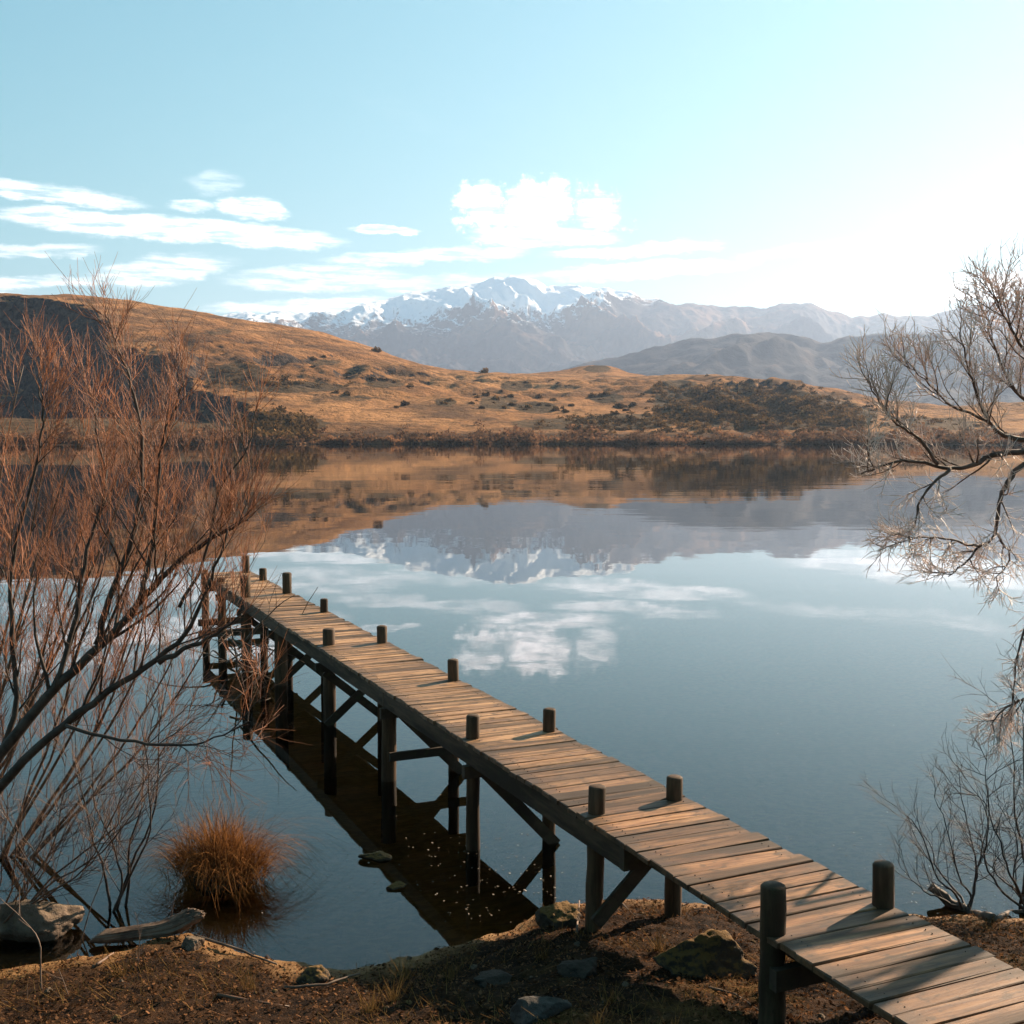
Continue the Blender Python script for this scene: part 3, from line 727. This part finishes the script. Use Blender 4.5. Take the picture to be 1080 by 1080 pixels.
# ------------------------------------------------------------------ bare trees
def shoot(mbx, p, d, L_, r, sides, nseg=4, lift=.25, wob=.12, tip=.3):
    pts = [p.copy()]; d = d.normalized(); rad = [r]
    for i in range(nseg):
        d = (d + UP * lift / nseg + rv() * wob).normalized()
        p = p + d * (L_ / nseg); pts.append(p.copy()); rad.append(r * (1 - (1 - tip) * (i + 1) / nseg))
    mbx.tube(pts, rad, sides, False); return pts, rad
def spread(base, ang):
    q = base.cross(rv())
    if q.length < 1e-3: q = Vector((1, 0, 0))
    return (base * math.cos(ang) + q.normalized() * math.sin(ang)).normalized()
def along(pts, f):
    x = f * (len(pts) - 1); i = min(int(x), len(pts) - 2); return pts[i].lerp(pts[i + 1], x - i), (pts[i + 1] - pts[i]).normalized()
def bushy(mb_b, mb_t, pts, rad, n2, len2, n3, len3, n4, len4, lift, tl=.45, ang=(.35, .8), f0=.15, keep=None, rmin=.0023, ang3=(.3, .75), wob=.13):
    """spawn twigs of three orders along a limb"""
    for i in range(n2):
        f = f0 + (1 - f0) * (i + random.random()) / n2; p, d = along(pts, f)
        r2 = max(rmin * 2.2, np.interp(f * (len(rad) - 1), range(len(rad)), rad) * .45)
        L2 = random.uniform(*len2) * (1.1 - tl * f)
        d2 = (spread(d, random.uniform(*ang)) + UP * lift * random.uniform(.4, 1.2)).normalized()
        q2, s2 = shoot(mb_b, p, d2, L2, min(r2, .03), 5, 6, lift * .8, wob, .3)
        for j in range(n3):
            g = .12 + .85 * (j + random.random()) / n3; p3, d3 = along(q2, g)
            if keep and not keep(p3): continue
            dd = (spread(d3, random.uniform(*ang3)) + UP * lift * .5 * random.random()).normalized()
            q3, s3 = shoot(mb_t, p3, dd, random.uniform(*len3) * (1.15 - .5 * g), rmin * 1.5, 3, 5, lift * .7, wob, .45)
            for k_ in range(n4):
                h = .15 + .8 * random.random(); p4, d4 = along(q3, h)
                shoot(mb_t, p4, (spread(d4, random.uniform(ang3[0], ang3[1] + .05)) + UP * lift * .3).normalized(), random.uniform(*len4), rmin, 3, 3, lift * .5, wob, .6)
def limb(px_pts, y0, y1, r0, r1, wob=.015):
    n = len(px_pts); P = [at_y(x, y, y0 + (y1 - y0) * i / (n - 1)) for i, (x, y) in enumerate(px_pts)]
    P = refine(P, 4, wob); m_ = len(P)
    return P, [r0 + (r1 - r0) * (i / (m_ - 1)) ** .8 for i in range(m_)]
def to_px(p):
    d = p - Vector((0, 0, HC)); xc = d.x; yc = d.y * cp - d.z * sp; v = d.y * sp + d.z * cp
    return CX + F * xc / yc, CX - F * v / yc

def limb_tree(name, label, base, limbs, bark, twig, trunk_r, tree_kw, group=None):
    root = thing(name, label, 'tree', base, 0, group); B = Vector(base)
    tm = MB(); tw = MB()
    for li, (pts, rad, kw) in enumerate(limbs):
        bmx = MB(); bmx.tube(pts, rad, 9, True, .05)
        k = dict(tree_kw); k.update(kw); trunk = k.pop('trunk', False)
        bushy(bmx, tw, pts, rad, **k)
        bmx.build('trunk' if trunk else 'branch', M[bark], root, True, off=B)
    tw.build('crown', M[twig], root, True, off=B)
    return root

# left willow: limbs lean out over the water towards the jetty
base1 = gp(-60, 930); base1 = Vector((base1.x, 11.6, gz(base1.x, 11.6) - .1))
def from_base(base, L_):
    P, r_ = L_; return [base] + P, [r_[0] * 1.15] + r_
LA = from_base(base1, limb([(-25, 850), (0, 797), (65, 720), (118, 670), (154, 628), (190, 592), (225, 566), (262, 548)], 11.3, 11.0, .068, .010))
LB = from_base(base1, limb([(-15, 862), (0, 830), (53, 776), (113, 731), (166, 696), (201, 661), (222, 613), (240, 560)], 11.2, 10.6, .058, .008))
LC = limb([(104, 680), (115, 630), (136, 578), (144, 540), (150, 490), (144, 430), (133, 390), (121, 360), (113, 335)], 11.2, 11.5, .036, .005)
LC2 = limb([(148, 634), (158, 590), (166, 540), (168, 480), (180, 440), (196, 400)], 11.1, 11.2, .028, .005)
LD = from_base(base1, limb([(-20, 840), (15, 755), (12, 672), (14, 590), (40, 480), (46, 440), (38, 400)], 11.4, 11.6, .036, .005))
LE = limb([(166, 698), (204, 681), (228, 668), (255, 648)], 10.8, 10.5, .03, .008)
LF = limb([(70, 766), (127, 779), (184, 787), (225, 779), (262, 760)], 10.9, 10.2, .02, .005)
LG = limb([(60, 726), (80, 650), (92, 580), (112, 510), (102, 455), (96, 415)], 11.2, 11.8, .03, .005)
LH = limb([(190, 640), (215, 590), (232, 520), (262, 470), (268, 440)], 10.9, 11.0, .018, .004)
tk = dict(ang=(.45, 1.0), ang3=(.35, .9), wob=.18, n2=9, len2=(.7, 1.5), n3=7, len3=(.3, .7), n4=4, len4=(.15, .38), lift=.75)
limb_tree('willow_tree', 'bare leaning willow with dark limbs reaching right over the water at left', base1, [
    (*LA, dict(trunk=True, n2=20, f0=.22, len2=(.8, 2.0), tl=.85)), (*LB, dict(n2=15, f0=.3, len2=(.5, 1.3), tl=.75)), (*LC, dict(n2=15, f0=.1, len2=(.45, .95), tl=.95, n3=6)), (*LC2, dict(n2=11, len2=(.4, .8), f0=.1, tl=.8)), (*LD, dict(n2=15, f0=.15, len2=(.5, 1.2), tl=.8)),
    (*LE, dict(n2=3, len2=(.2, .4), n3=4)), (*LF, dict(n2=10, len2=(.4, .9), lift=.1)), (*LG, dict(n2=12, f0=.1, len2=(.4, .8), tl=.8)), (*LH, dict(n2=5, len2=(.3, .6), tl=.8))], 'bark', 'twig_red', .1, tk)

def multi_stem(name, label, base, tops, y_top, r0, bark, twig, kw, bow=.5):
    limbs = []; base = Vector(base)
    for (tx, ty) in tops:
        top = at_y(tx, ty, base.y + random.uniform(-.6, .6) + y_top); mid = base.lerp(top, .45) + Vector(((top.x - base.x) * .12, 0, -bow * .3)) + rv() * .12
        P = refine([base + Vector((random.uniform(-.15, .15), random.uniform(-.15, .15), 0)), base.lerp(mid, .5) + rv() * .06, mid, mid.lerp(top, .55) + rv() * .1, top], 4, .015); m_ = len(P)
        limbs.append((P, [r0 * (1 - .88 * (i / (m_ - 1)) ** .9) for i in range(m_)], {}))
    return limb_tree(name, label, base, limbs, bark, twig, r0, kw)
def shore_base(px, y): 
    x = at_y(px, 900, y).x; return Vector((x, y, gz(x, y) - .08))
kw = dict(n2=16, tl=.7, len2=(.5, 1.2), n3=7, len3=(.22, .6), n4=2, len4=(.15, .35), lift=.9, f0=.38, ang=(.35, .85), ang3=(.35, .9), wob=.17)
multi_stem('willow_shrub', 'tall reddish willow shrub of many upright shoots behind the leaning willow', shore_base(-130, 13.6), [(-60, 400), (-15, 440), (25, 385), (62, 400), (92, 450), (125, 470), (160, 450), (30, 500), (-30, 490), (60, 550), (100, 530), (0, 550)], .4, .036, 'twig_grey', 'twig_red', kw)
multi_stem('willow_shrub', 'reddish willow shrub standing in the shallows between leaning willow and jetty', shore_base(-20, 14.6), [(150, 430), (186, 390), (205, 450), (228, 490), (252, 520), (125, 500), (176, 520), (280, 570)], .4, .026, 'twig_grey', 'twig_red', kw)
kw2 = dict(n2=7, len2=(.3, .8), n3=5, len3=(.2, .5), n4=2, len4=(.1, .25), lift=.25, f0=.25, ang=(.4, .9))
b3 = at_y(122, 884, 13.0)
multi_stem('bare_sapling', 'slender forked bare sapling rising from the water left of the grass tussock', (b3.x, 13.0, -.2), [(98, 800), (150, 790), (168, 735), (182, 700), (78, 745)], 0.0, .019, 'bark', 'twig_grey', kw2, .1)
b4 = at_y(20, 880, 12.4)
multi_stem('bramble_shrub', 'tangled low pale twiggy shrub under the leaning willow at left edge', (b4.x - .25, 12.3, .0), [(-20, 760), (30, 745), (70, 790), (110, 830), (5, 820), (60, 850), (140, 815), (-40, 800), (190, 800), (215, 740), (160, 850)], 0.0, .014, 'twig_grey', 'twig_grey', dict(kw2, n2=9, n3=6, len2=(.3, .9)), .1)
# dry upright stems along the bank
def dry_stem(label, px_pts, y0, y1, r=.008, twigs=3):
    P, rad = limb(px_pts, y0, y1, r, r * .45, .004); base = P[0].copy(); base.z = gz(base.x, base.y) - .03
    P = [base] + P; rad = [r] + rad; mbx = MB(); mbx.tube(P, rad, 6, True)
    root = thing('dry_stem', label, 'stem', base); 
    for q in range(twigs):
        p, d = along(P, random.uniform(.35, .9)); shoot(mbx, p, spread(d, random.uniform(.5, .9)), random.uniform(.1, .28), r * .5, 4, 4, .3, .1)
    mbx.build('stalk', M['stem'], root, True, off=base); return root
dry_stem('curved dry stem rising from the bank right of the flat-topped rock', [(86, 990), (96, 955), (108, 925), (112, 900), (124, 880)], 12.2, 12.4)
dry_stem('pale bent dry stem crossing in front of the flat-topped rock', [(45, 1075), (43, 1030), (41, 992), (22, 968), (0, 947)], 10.6, 10.9, .010)
dry_stem('short thin dry stem standing in front of the log', [(145, 1052), (146, 1020), (147, 985), (142, 962)], 11.0, 11.1, .006, 5)
dry_stem('small leaning dry stem at the bottom left of the bank', [(73, 1078), (72, 1050), (62, 1022)], 10.3, 10.4, .007, 2)
dry_stem('thin dry stem by the right edge of the log', [(178, 985), (182, 960), (186, 935), (198, 905)], 12.3, 12.5, .006, 4)
dry_stem('arching dry stem at the left bottom corner', [(35, 1078), (22, 1062), (-10, 1053)], 10.2, 10.3, .009, 1)

# right tree
bR = Vector((10.9, 14.0, 0)); bR.z = gz(bR.x, bR.y) - .2
trunkP = refine([bR, Vector((10.3, 13.9, 1.8)), Vector((9.2, 13.8, 3.6)), Vector((8.4, 13.6, 5.4)), Vector((8.0, 13.6, 7.4))], 4, .02)
trunkR = [.24 * (1 - .75 * i / (len(trunkP) - 1)) for i in range(len(trunkP))]
j1 = Vector((9.1, 13.8, 3.75)); j2 = Vector((8.85, 13.75, 4.3)); 
def pre(j, L_): return [j] + L_[0], [L_[1][0] * 1.1] + L_[1]
R1 = pre(j1, limb([(1120, 470), (1080, 477), (1047, 480), (1020, 492), (993, 492), (960, 486), (933, 491), (908, 500)], 13.4, 12.6, .045, .007))
R2 = pre(j2, limb([(1120, 468), (1080, 463), (1060, 460), (1040, 443), (1030, 413), (1022, 388), (1012, 350)], 13.5, 13.2, .04, .006))
R3 = limb([(990, 491), (970, 462), (947, 447), (928, 424), (915, 400)], 12.85, 12.6, .022, .005)
R4 = limb([(1003, 493), (987, 507), (970, 527), (963, 557), (943, 565)], 12.9, 12.5, .022, .004)
R5 = pre(Vector((9.2, 13.8, 3.6)), limb([(1110, 470), (1080, 490), (1063, 507), (1053, 533), (1050, 563), (1033, 577), (1015, 595), (1000, 608)], 13.3, 12.7, .04, .005))
R5b = limb([(1050, 563), (1063, 580), (1062, 597), (1048, 612)], 13.0, 12.8, .018, .004)
R5c = limb([(1033, 577), (1003, 570), (975, 566), (950, 572)], 12.9, 12.5, .016, .004)
R6 = pre(Vector((8.4, 13.6, 5.4)), limb([(1110, 400), (1080, 370), (1062, 340), (1052, 316)], 13.4, 13.2, .03, .006))
R7 = pre(j2, limb([(1110, 440), (1085, 425), (1060, 395), (1045, 355), (1040, 330)], 13.6, 13.8, .03, .006))
R8 = limb([(1040, 443), (1000, 425), (975, 400), (955, 385)], 13.3, 13.4, .018, .004)
R9 = pre(Vector((9.8, 13.85, 2.6)), limb([(1130, 560), (1105, 610), (1085, 650), (1072, 700), (1066, 760)], 13.4, 13.0, .03, .005))
R10 = pre(Vector((10.3, 13.9, 1.8)), limb([(1140, 690), (1110, 720), (1085, 735), (1062, 745), (1045, 765)], 13.2, 12.9, .028, .005))
tkr = dict(n2=14, len2=(.4, .85), n3=8, len3=(.18, .42), n4=4, len4=(.08, .2), lift=.55, rmin=.0037, wob=.2, ang=(.6, 1.15), ang3=(.5, 1.0))
limb_tree('bare_tree', 'pale-twigged bare tree reaching in over the lake from the right edge', bR, [
    (trunkP, trunkR, dict(trunk=True, n2=6, len2=(1.2, 2.0), f0=.5)), (*R1, dict(n2=14, f0=.25)), (*R2, dict(n2=13, f0=.3)), (*R3, dict(n2=10, len2=(.4, .8))), (*R4, dict(n2=8, lift=.12, len2=(.25, .5))),
    (*R5, dict(n2=10, lift=.15, f0=.35, len2=(.3, .6))), (*R5b, dict(n2=6, lift=.1, len2=(.2, .45))), (*R5c, dict(n2=7, lift=.1, len2=(.25, .5))), (*R6, dict(n2=17, f0=.15)), (*R7, dict(n2=18, f0=.15)), (*R8, dict(n2=9)),
    (*R9, dict(n2=8, lift=-.25, f0=.4, len2=(.3, .7))), (*R10, dict(n2=9, lift=-.3, f0=.35, len2=(.3, .6)))], 'bark_right', 'twig_pale', .2, tkr)
kw3 = dict(n2=8, len2=(.3, .7), n3=5, len3=(.18, .42), n4=2, len4=(.1, .22), lift=.15, f0=.3, ang=(.4, .9))
bS = at_z(1028, 962, 0.0)
multi_stem('bare_shrub', 'dark bare forked shrub growing from the water right of the jetty', (bS.x, bS.y, -.1), [(985, 838), (1010, 805), (945, 850), (1042, 830), (945, 905), (965, 870)], 0.0, .018, 'bark', 'twig_grey', dict(kw3, n2=6, n3=4), .1)
bS2 = at_z(1085, 960, 0.0)
multi_stem('bare_shrub', 'dense brownish bare shrub drooping at the right edge by the shore', (bS2.x, bS2.y, -.05), [(1050, 740), (1085, 720), (1040, 790), (1030, 830), (1060, 860), (1035, 880), (1100, 800)], 0.0, .018, 'bark', 'twig_grey', dict(kw3, n2=9, lift=-.1), .1)

# drift branches caught on the far piles of the jetty
root = thing('caught_branch', 'tangle of pale bare drift branches caught against the far jetty piles', 'branches', world(5.3, 27.5, -.1)); tb = MB(); B = root.location.copy()
for q in range(26):
    p = world(random.uniform(4.7, 5.6), random.uniform(24.5, 29.5), random.uniform(-.05, .9)); d = Vector((random.gauss(.4, .6), random.gauss(-.7, .6), random.gauss(.1, .5)))
    pts, rad = shoot(tb, p, d, random.uniform(.8, 2.6), random.uniform(.012, .03), 5, 6, -.2, .16, .3)
    for z_ in range(4):
        p2, d2 = along(pts, random.random()); shoot(tb, p2, spread(d2, .7), random.uniform(.3, .9), .008, 4, 4, .2, .16)
tb.build('sticks', M['drift'], root, True, off=B)

# ------------------------------------------------------------------ grass tussock in the water
bt = at_z(232, 932, 0.0)
TS = .9
tus = thing('grass_tussock', 'shaggy orange brown grass tussock standing in the shallow water', 'grass clump', (bt.x, bt.y, -.05))
V = []
V = []
for (ox, oy, lx, ly, n_, hh0, hh1, rb) in [(-.02, .1, -.1, .1, 420, .75, 1.2, .22), (.22, -.02, .55, -.15, 480, .6, .95, .24), (-.22, -.05, -.6, -.2, 420, .6, .95, .24), (.1, -.2, .25, -.55, 420, .5, .85, .22),
        (.38, .05, .85, .1, 300, .5, .85, .18), (-.36, .08, -.75, .1, 300, .5, .9, .18), (.15, .1, .9, .35, 170, .9, 1.35, .3), (-.1, .15, -.5, .6, 130, .9, 1.3, .3), (0, .2, .1, .6, 260, .6, 1.0, .2), (.05, 0, .0, .0, 200, .8, 1.3, .15)]:
    lean = Vector((lx, ly, 0))
    for q in range(int(n_ * .8)):
        p = Vector((ox + random.gauss(0, rb * .6), oy + random.gauss(0, rb * .6), random.uniform(.02, .34))); hh = random.uniform(hh0, hh1) * random.choice((.6, .85, 1, 1))
        dv = lean * random.uniform(.4, 1.4) + Vector((random.gauss(0, .45), random.gauss(0, .45), 0)); dr = min(1.5, dv.length * random.uniform(.7, 1.4)); kink = random.uniform(1.8, 3.2)
        side = Vector((random.gauss(0, 1), random.gauss(0, 1), 0)).normalized() * .0052 * random.uniform(.6, 1.4); prev = None; wv = rv() * .04
        for k_ in range(7):
            f = k_ / 6; c = p + dv * (hh * .9 * f ** 1.2) + UP * hh * (f - .74 * dr * f ** kink) + wv * math.sin(f * 5)
            w_ = side * (1 - f * .8); cur = (c - w_, c + w_)
            if prev: V += [prev[0], prev[1], cur[1], cur[0]]
            prev = cur
V = np.array([tuple(p) for p in V]) * TS; mesh_obj('blades', V, quads(len(V) // 4), M['tussock'], tus, False)
v = ICO[0] * np.array([.36, .3, .22]); v = v * (1 + fbm(ICO[0][:, 0] * 4, ICO[0][:, 1] * 4 + ICO[0][:, 2] * 3, 4) * .25)[:, None]
mesh_obj('root_mound', v + np.array([0, 0, .15]), ICO[1], M['rock_moss'], tus)

# ------------------------------------------------------------------ litter, dry grass, floating leaves (nobody could count these)
def scatter(n, x0, x1, y0, y1, cond):
    x = rng.uniform(x0, x1, n); y = rng.uniform(y0, y1, n); z = ground_z(x, y); k = cond(x, y, z); return np.stack([x, y, z], -1)[k]
def chips(P, s0, s1, lift, tilt=.5):
    n = len(P); a = rng.uniform(0, 6.28, n); s = rng.uniform(s0, s1, n)
    nrm = np.stack([rng.normal(size=n) * tilt, rng.normal(size=n) * tilt, np.ones(n)], -1); nrm /= np.linalg.norm(nrm, axis=1)[:, None]
    t = np.stack([np.cos(a), np.sin(a), np.zeros(n)], -1); t -= nrm * (t * nrm).sum(1)[:, None]; t /= np.linalg.norm(t, axis=1)[:, None]
    b = np.cross(nrm, t) * rng.uniform(.3, .7, n)[:, None]; c = P + np.array([0, 0, 1]) * (lift * rng.random(n))[:, None] + nrm * .004
    S = s[:, None]
    return np.stack([c - t * S, c - b * S * .9, c + t * S, c + b * S * 1.1], 1).reshape(-1, 3)
dens = lambda x, y, z: (z > .015) & (fbm(x * .8 + 5, y * .8, 3) + rng.random(len(x)) * .9 > .15)
P = scatter(95000, -7, 7.5, 8.2, 14, dens)
v = np.concatenate([chips(P[:len(P) * 4 // 5], .005, .018, .02, .6), chips(P[len(P) * 4 // 5:], .014, .034, .03, .7)])
q_ = P[::90]; nq = len(q_); aa = rng.uniform(0, 6.28, nq); ll = rng.uniform(.04, .16, nq); tv = np.stack([np.cos(aa) * ll, np.sin(aa) * ll, rng.uniform(.0, .03, nq)], -1); sv = np.stack([-np.sin(aa), np.cos(aa), aa * 0], -1) * .0035; q_ = q_ + np.array([0, 0, .018])
v = np.concatenate([v, np.stack([q_ - tv - sv, q_ + tv - sv * .6, q_ + tv + sv * .6, q_ - tv + sv], 1).reshape(-1, 3)]); tag(mesh_obj('leaf_litter', v, quads(len(v) // 4), M['litter'], None, False), 'brown dead leaves and bits of bark strewn over the shore', 'leaf litter', kind='stuff')
P = scatter(17000, -7, 7.5, 8, 13.6, lambda x, y, z: (z > .05) & (fbm(x * .7 + 21, y * .7 + 3, 3) > .05))
n = len(P); a = rng.uniform(0, 6.28, n); h = rng.uniform(.03, .12, n); ln = rng.uniform(.3, 2.2, n)[:, None]
d = np.stack([np.cos(a), np.sin(a), np.zeros(n)], -1); sd = np.stack([-np.sin(a), np.cos(a), np.zeros(n)], -1) * .0035
# taller tufts, many blades to a root
tc_ = P[::150]; rpt = np.repeat(np.arange(len(tc_)), 45); P2 = tc_[rpt] + np.stack([rng.normal(size=len(rpt)) * .03, rng.normal(size=len(rpt)) * .03, np.zeros(len(rpt))], -1)
P = np.concatenate([P, P2]); h = np.concatenate([h, rng.uniform(.06, .24, len(P2))]); n = len(P); a = rng.uniform(0, 6.28, n); ln = np.concatenate([ln, rng.uniform(.1, 1.1, (len(P2), 1))])
d = np.stack([np.cos(a), np.sin(a), np.zeros(n)], -1); sd = np.stack([-np.sin(a), np.cos(a), np.zeros(n)], -1) * .003
tipv = P + d * h[:, None] * ln + np.array([0, 0, 1]) * h[:, None]
v = np.stack([P - sd, P + sd, tipv + sd * .3, tipv - sd * .3], 1).reshape(-1, 3)
tag(mesh_obj('dry_grass', v, quads(n), M['drygrass'], None, False), 'short dry yellow grass and moss on the bank', 'grass', kind='stuff')
pts = []
for (cx, cy, sx_, sy_, n) in [(470, 915, 60, 30, 130), (540, 925, 45, 25, 60), (960, 905, 70, 35, 90), (1010, 935, 45, 18, 110), (870, 770, 70, 12, 14), (640, 900, 60, 30, 25), (240, 970, 60, 12, 14), (780, 870, 90, 40, 25), (330, 930, 60, 40, 10)]:
    for q in range(n):
        p = at_z(random.gauss(cx, sx_), random.gauss(cy, sy_), .004)
        if gz(p.x, p.y) < -.01: pts.append(tuple(p))
v = chips(np.array(pts), .006, .022, 0.0, .12); tag(mesh_obj('floating_leaves', v, quads(len(v) // 4), M['float'], None, False), 'pale leaf scraps floating on the still water', 'floating leaves', kind='stuff')

# ------------------------------------------------------------------ haze
HZD = 6.6e-5
mb = MB(); mb.box((0, 6600, 747), (27600, 13800, 1510)); hz = mb.build('haze', None, None, False); tag(hz, kind='stuff')
m, nt, out = new_mat('haze_air'); T = NT(nt)
pv = T.n('ShaderNodeVolumePrincipled'); pv.inputs['Color'].default_value = (.53, .69, 1, 1); pv.inputs['Density'].default_value = HZD; pv.inputs['Anisotropy'].default_value = .45
T.link(pv.outputs[0], out.inputs['Volume']); hz.data.materials.append(m)

# ------------------------------------------------------------------ sun and sky
SAZ, SEL = R(46), R(26.5)
sd = Vector((math.sin(SAZ) * math.cos(SEL), math.cos(SAZ) * math.cos(SEL), math.sin(SEL)))
sl = bpy.data.lights.new('sun', 'SUN'); sl.energy = 5.0; sl.angle = R(.5); sl.color = (1, .79, .57)
so = bpy.data.objects.new('sun', sl); COL.objects.link(so); so.rotation_euler = sd.to_track_quat('Z', 'Y').to_euler(); so.location = (30, 30, 40)
wd = bpy.data.worlds.new('World'); scene.world = wd; wd.use_nodes = True
nt = wd.node_tree; nt.nodes.clear(); T = NT(nt)
wo = T.n('ShaderNodeOutputWorld'); bg = T.n('ShaderNodeBackground'); T.link(bg.outputs[0], wo.inputs[0])
sk = T.n('ShaderNodeTexSky'); sk.sky_type = 'NISHITA'; sk.sun_disc = False; sk.sun_elevation = SEL; sk.sun_rotation = SAZ
sk.altitude = 300; sk.air_density = 1.0; sk.dust_density = .2; sk.ozone_density = 1.6
sp3 = T.n('ShaderNodeSeparateColor'); T.link(sk.outputs[0], sp3.inputs[0]); cb3 = T.n('ShaderNodeCombineColor')
for i, (g_, k_) in enumerate(((.86, 30.0), (1.86, 6.4), (1.70, 6.6))):       # soft shoulder so the sky near the sun keeps its colour
    c_ = sp3.outputs[i]; T.link(T.math('DIVIDE', T.math('MULTIPLY', c_, g_), T.math('ADD', 1.0, T.math('DIVIDE', c_, k_))), cb3.inputs[i])
skc = cb3.outputs[0]
g = T.n('ShaderNodeTexCoord').outputs['Generated']
sx = T.n('ShaderNodeSeparateXYZ'); T.link(g, sx.inputs[0])
az = T.math('ARCTAN2', sx.outputs[0], sx.outputs[1]); el = T.math('ARCSINE', sx.outputs[2])
cv = T.n('ShaderNodeCombineXYZ'); T.link(az, cv.inputs[0]); T.link(T.math('MULTIPLY', el, 2.2), cv.inputs[1])
n1 = T.noise(cv.outputs[0], 18, 5, .6); n2 = T.noise(cv.outputs[0], 60, 5, .65); n3 = T.noise(T.scalev(cv.outputs[0], (1, 3.5, 1), (0, 0, .08)), 26, 5, .62)
azw = T.math('ADD', az, T.math('MULTIPLY', T.math('SUBTRACT', n1, .5), .05))
cv2 = T.n('ShaderNodeCombineXYZ'); T.link(az, cv2.inputs[0]); T.link(el, cv2.inputs[1])
p1 = T.noise(cv2.outputs[0], 40, 8, .66); p2 = T.noise(T.scalev(cv2.outputs[0], (1, 1, 1), (0, 0, 1.3)), 40, 8, .66)
azp = T.math('ADD', az, T.math('MULTIPLY', T.math('SUBTRACT', p1, .5), .075)); elp = T.math('ADD', el, T.math('MULTIPLY', T.math('SUBTRACT', p2, .5), .065))
elw = T.math('ADD', el, T.math('ADD', T.math('MULTIPLY', T.math('SUBTRACT', n1, .5), -.012), T.math('MULTIPLY', T.math('SUBTRACT', n2, .5), .009)))
# (px, py, half width, half height, slope, density, edge softness)
CL = [(55, 205, 95, 10, .06, .7, .85), (228, 193, 30, 13, -.15, .3, 1.0), (200, 216, 24, 8, 0, .5, .8), (264, 219, 42, 13, .05, .8, .7), (130, 238, 125, 14, .04, .85, .8), (250, 246, 120, 13, .06, .85, .8),
      (35, 264, 66, 9, -.1, .55, .8), (168, 286, 78, 17, -.14, .75, .9), (35, 298, 66, 8, -.04, .7, .7), (405, 243, 36, 5, 0, .65, .6), (450, 270, 120, 9, -.06, .55, .8), (335, 294, 100, 15, -.04, .6, .8),
      (506, 219, 31, 30, .1, .85, .8), (566, 222, 40, 33, -.1, .95, .8), (632, 222, 31, 26, .1, .65, .9), (570, 250, 80, 12, 0, .8, .8), (670, 264, 100, 8, -.05, .7, .8), (680, 285, 120, 10, -.05, .7, .8),
      (330, 322, 120, 10, -.05, .7, .7), (470, 298, 130, 9, -.05, .5, .8), (430, 122, 80, 16, .35, .035, 1.0), (990, 306, 170, 14, -.05, .95, .8), (870, 262, 120, 9, -.08, .4, 1.0), (1010, 250, 90, 8, -.1, .4, 1.0), (1250, 280, 160, 30, 0, .6, 1.0), (-250, 250, 160, 16, 0, .8, .7), (-200, 300, 200, 16, 0, .8, .7)]
acc = None
for (x, y, hw, hh, slp, den, soft) in CL:
    a0, t0 = az_tan(x, y); e0 = math.atan(t0); rw = hw / F * 1.05; rh = hh / F * 1.05
    puff = hh > 25 and hh < 40
    da = T.math('SUBTRACT', azp if puff else azw, a0); de = T.math('SUBTRACT', elp if puff else elw, e0)
    de = T.math('ADD', de, T.math('MULTIPLY', da, slp))
    q = T.math('ADD', T.math('POWER', T.math('ABSOLUTE', T.math('MULTIPLY', da, 1 / rw)), 2.0), T.math('POWER', T.math('ABSOLUTE', T.math('MULTIPLY', de, 1 / rh)), 2.0))
    mk = T.ss(q, 1.05, 1.05 - soft, 0, den)
    acc = mk if acc is None else T.math('MAXIMUM', acc, mk)
cover = T.math('MULTIPLY', acc, T.ss(n3, .36, .6, .3, 1.0))
hi = T.mix(T.ss(n2, .3, .7), (16.0, 15.1, 14.7), (25.0, 23.6, 22.9))
T.link(T.mix(T.math('POWER', cover, 1.4), skc, hi), bg.inputs[0]); bg.inputs[1].default_value = .05

# ------------------------------------------------------------------ camera and view
cd = bpy.data.cameras.new('camera'); cd.sensor_width = 36; cd.lens = 36 * F / 1080; cd.clip_end = 60000; cd.clip_start = .1
co = bpy.data.objects.new('camera', cd); COL.objects.link(co); co.location = (0, 0, HC); co.rotation_euler = (math.pi / 2 - PITCH, 0, 0)
scene.camera = co
vs = scene.view_settings; scene.display_settings.display_device = 'sRGB'
vs.view_transform = 'Standard'; vs.look = 'None'; vs.gamma = 1; vs.use_curve_mapping = False; vs.exposure = 1.55
cy = scene.cycles
cy.max_bounces = 8; cy.diffuse_bounces = 2; cy.glossy_bounces = 3; cy.transparent_max_bounces = 12; cy.volume_bounces = 0
cy.caustics_reflective = False; cy.caustics_refractive = False; cy.use_denoising = True; cy.sample_clamp_indirect = 8
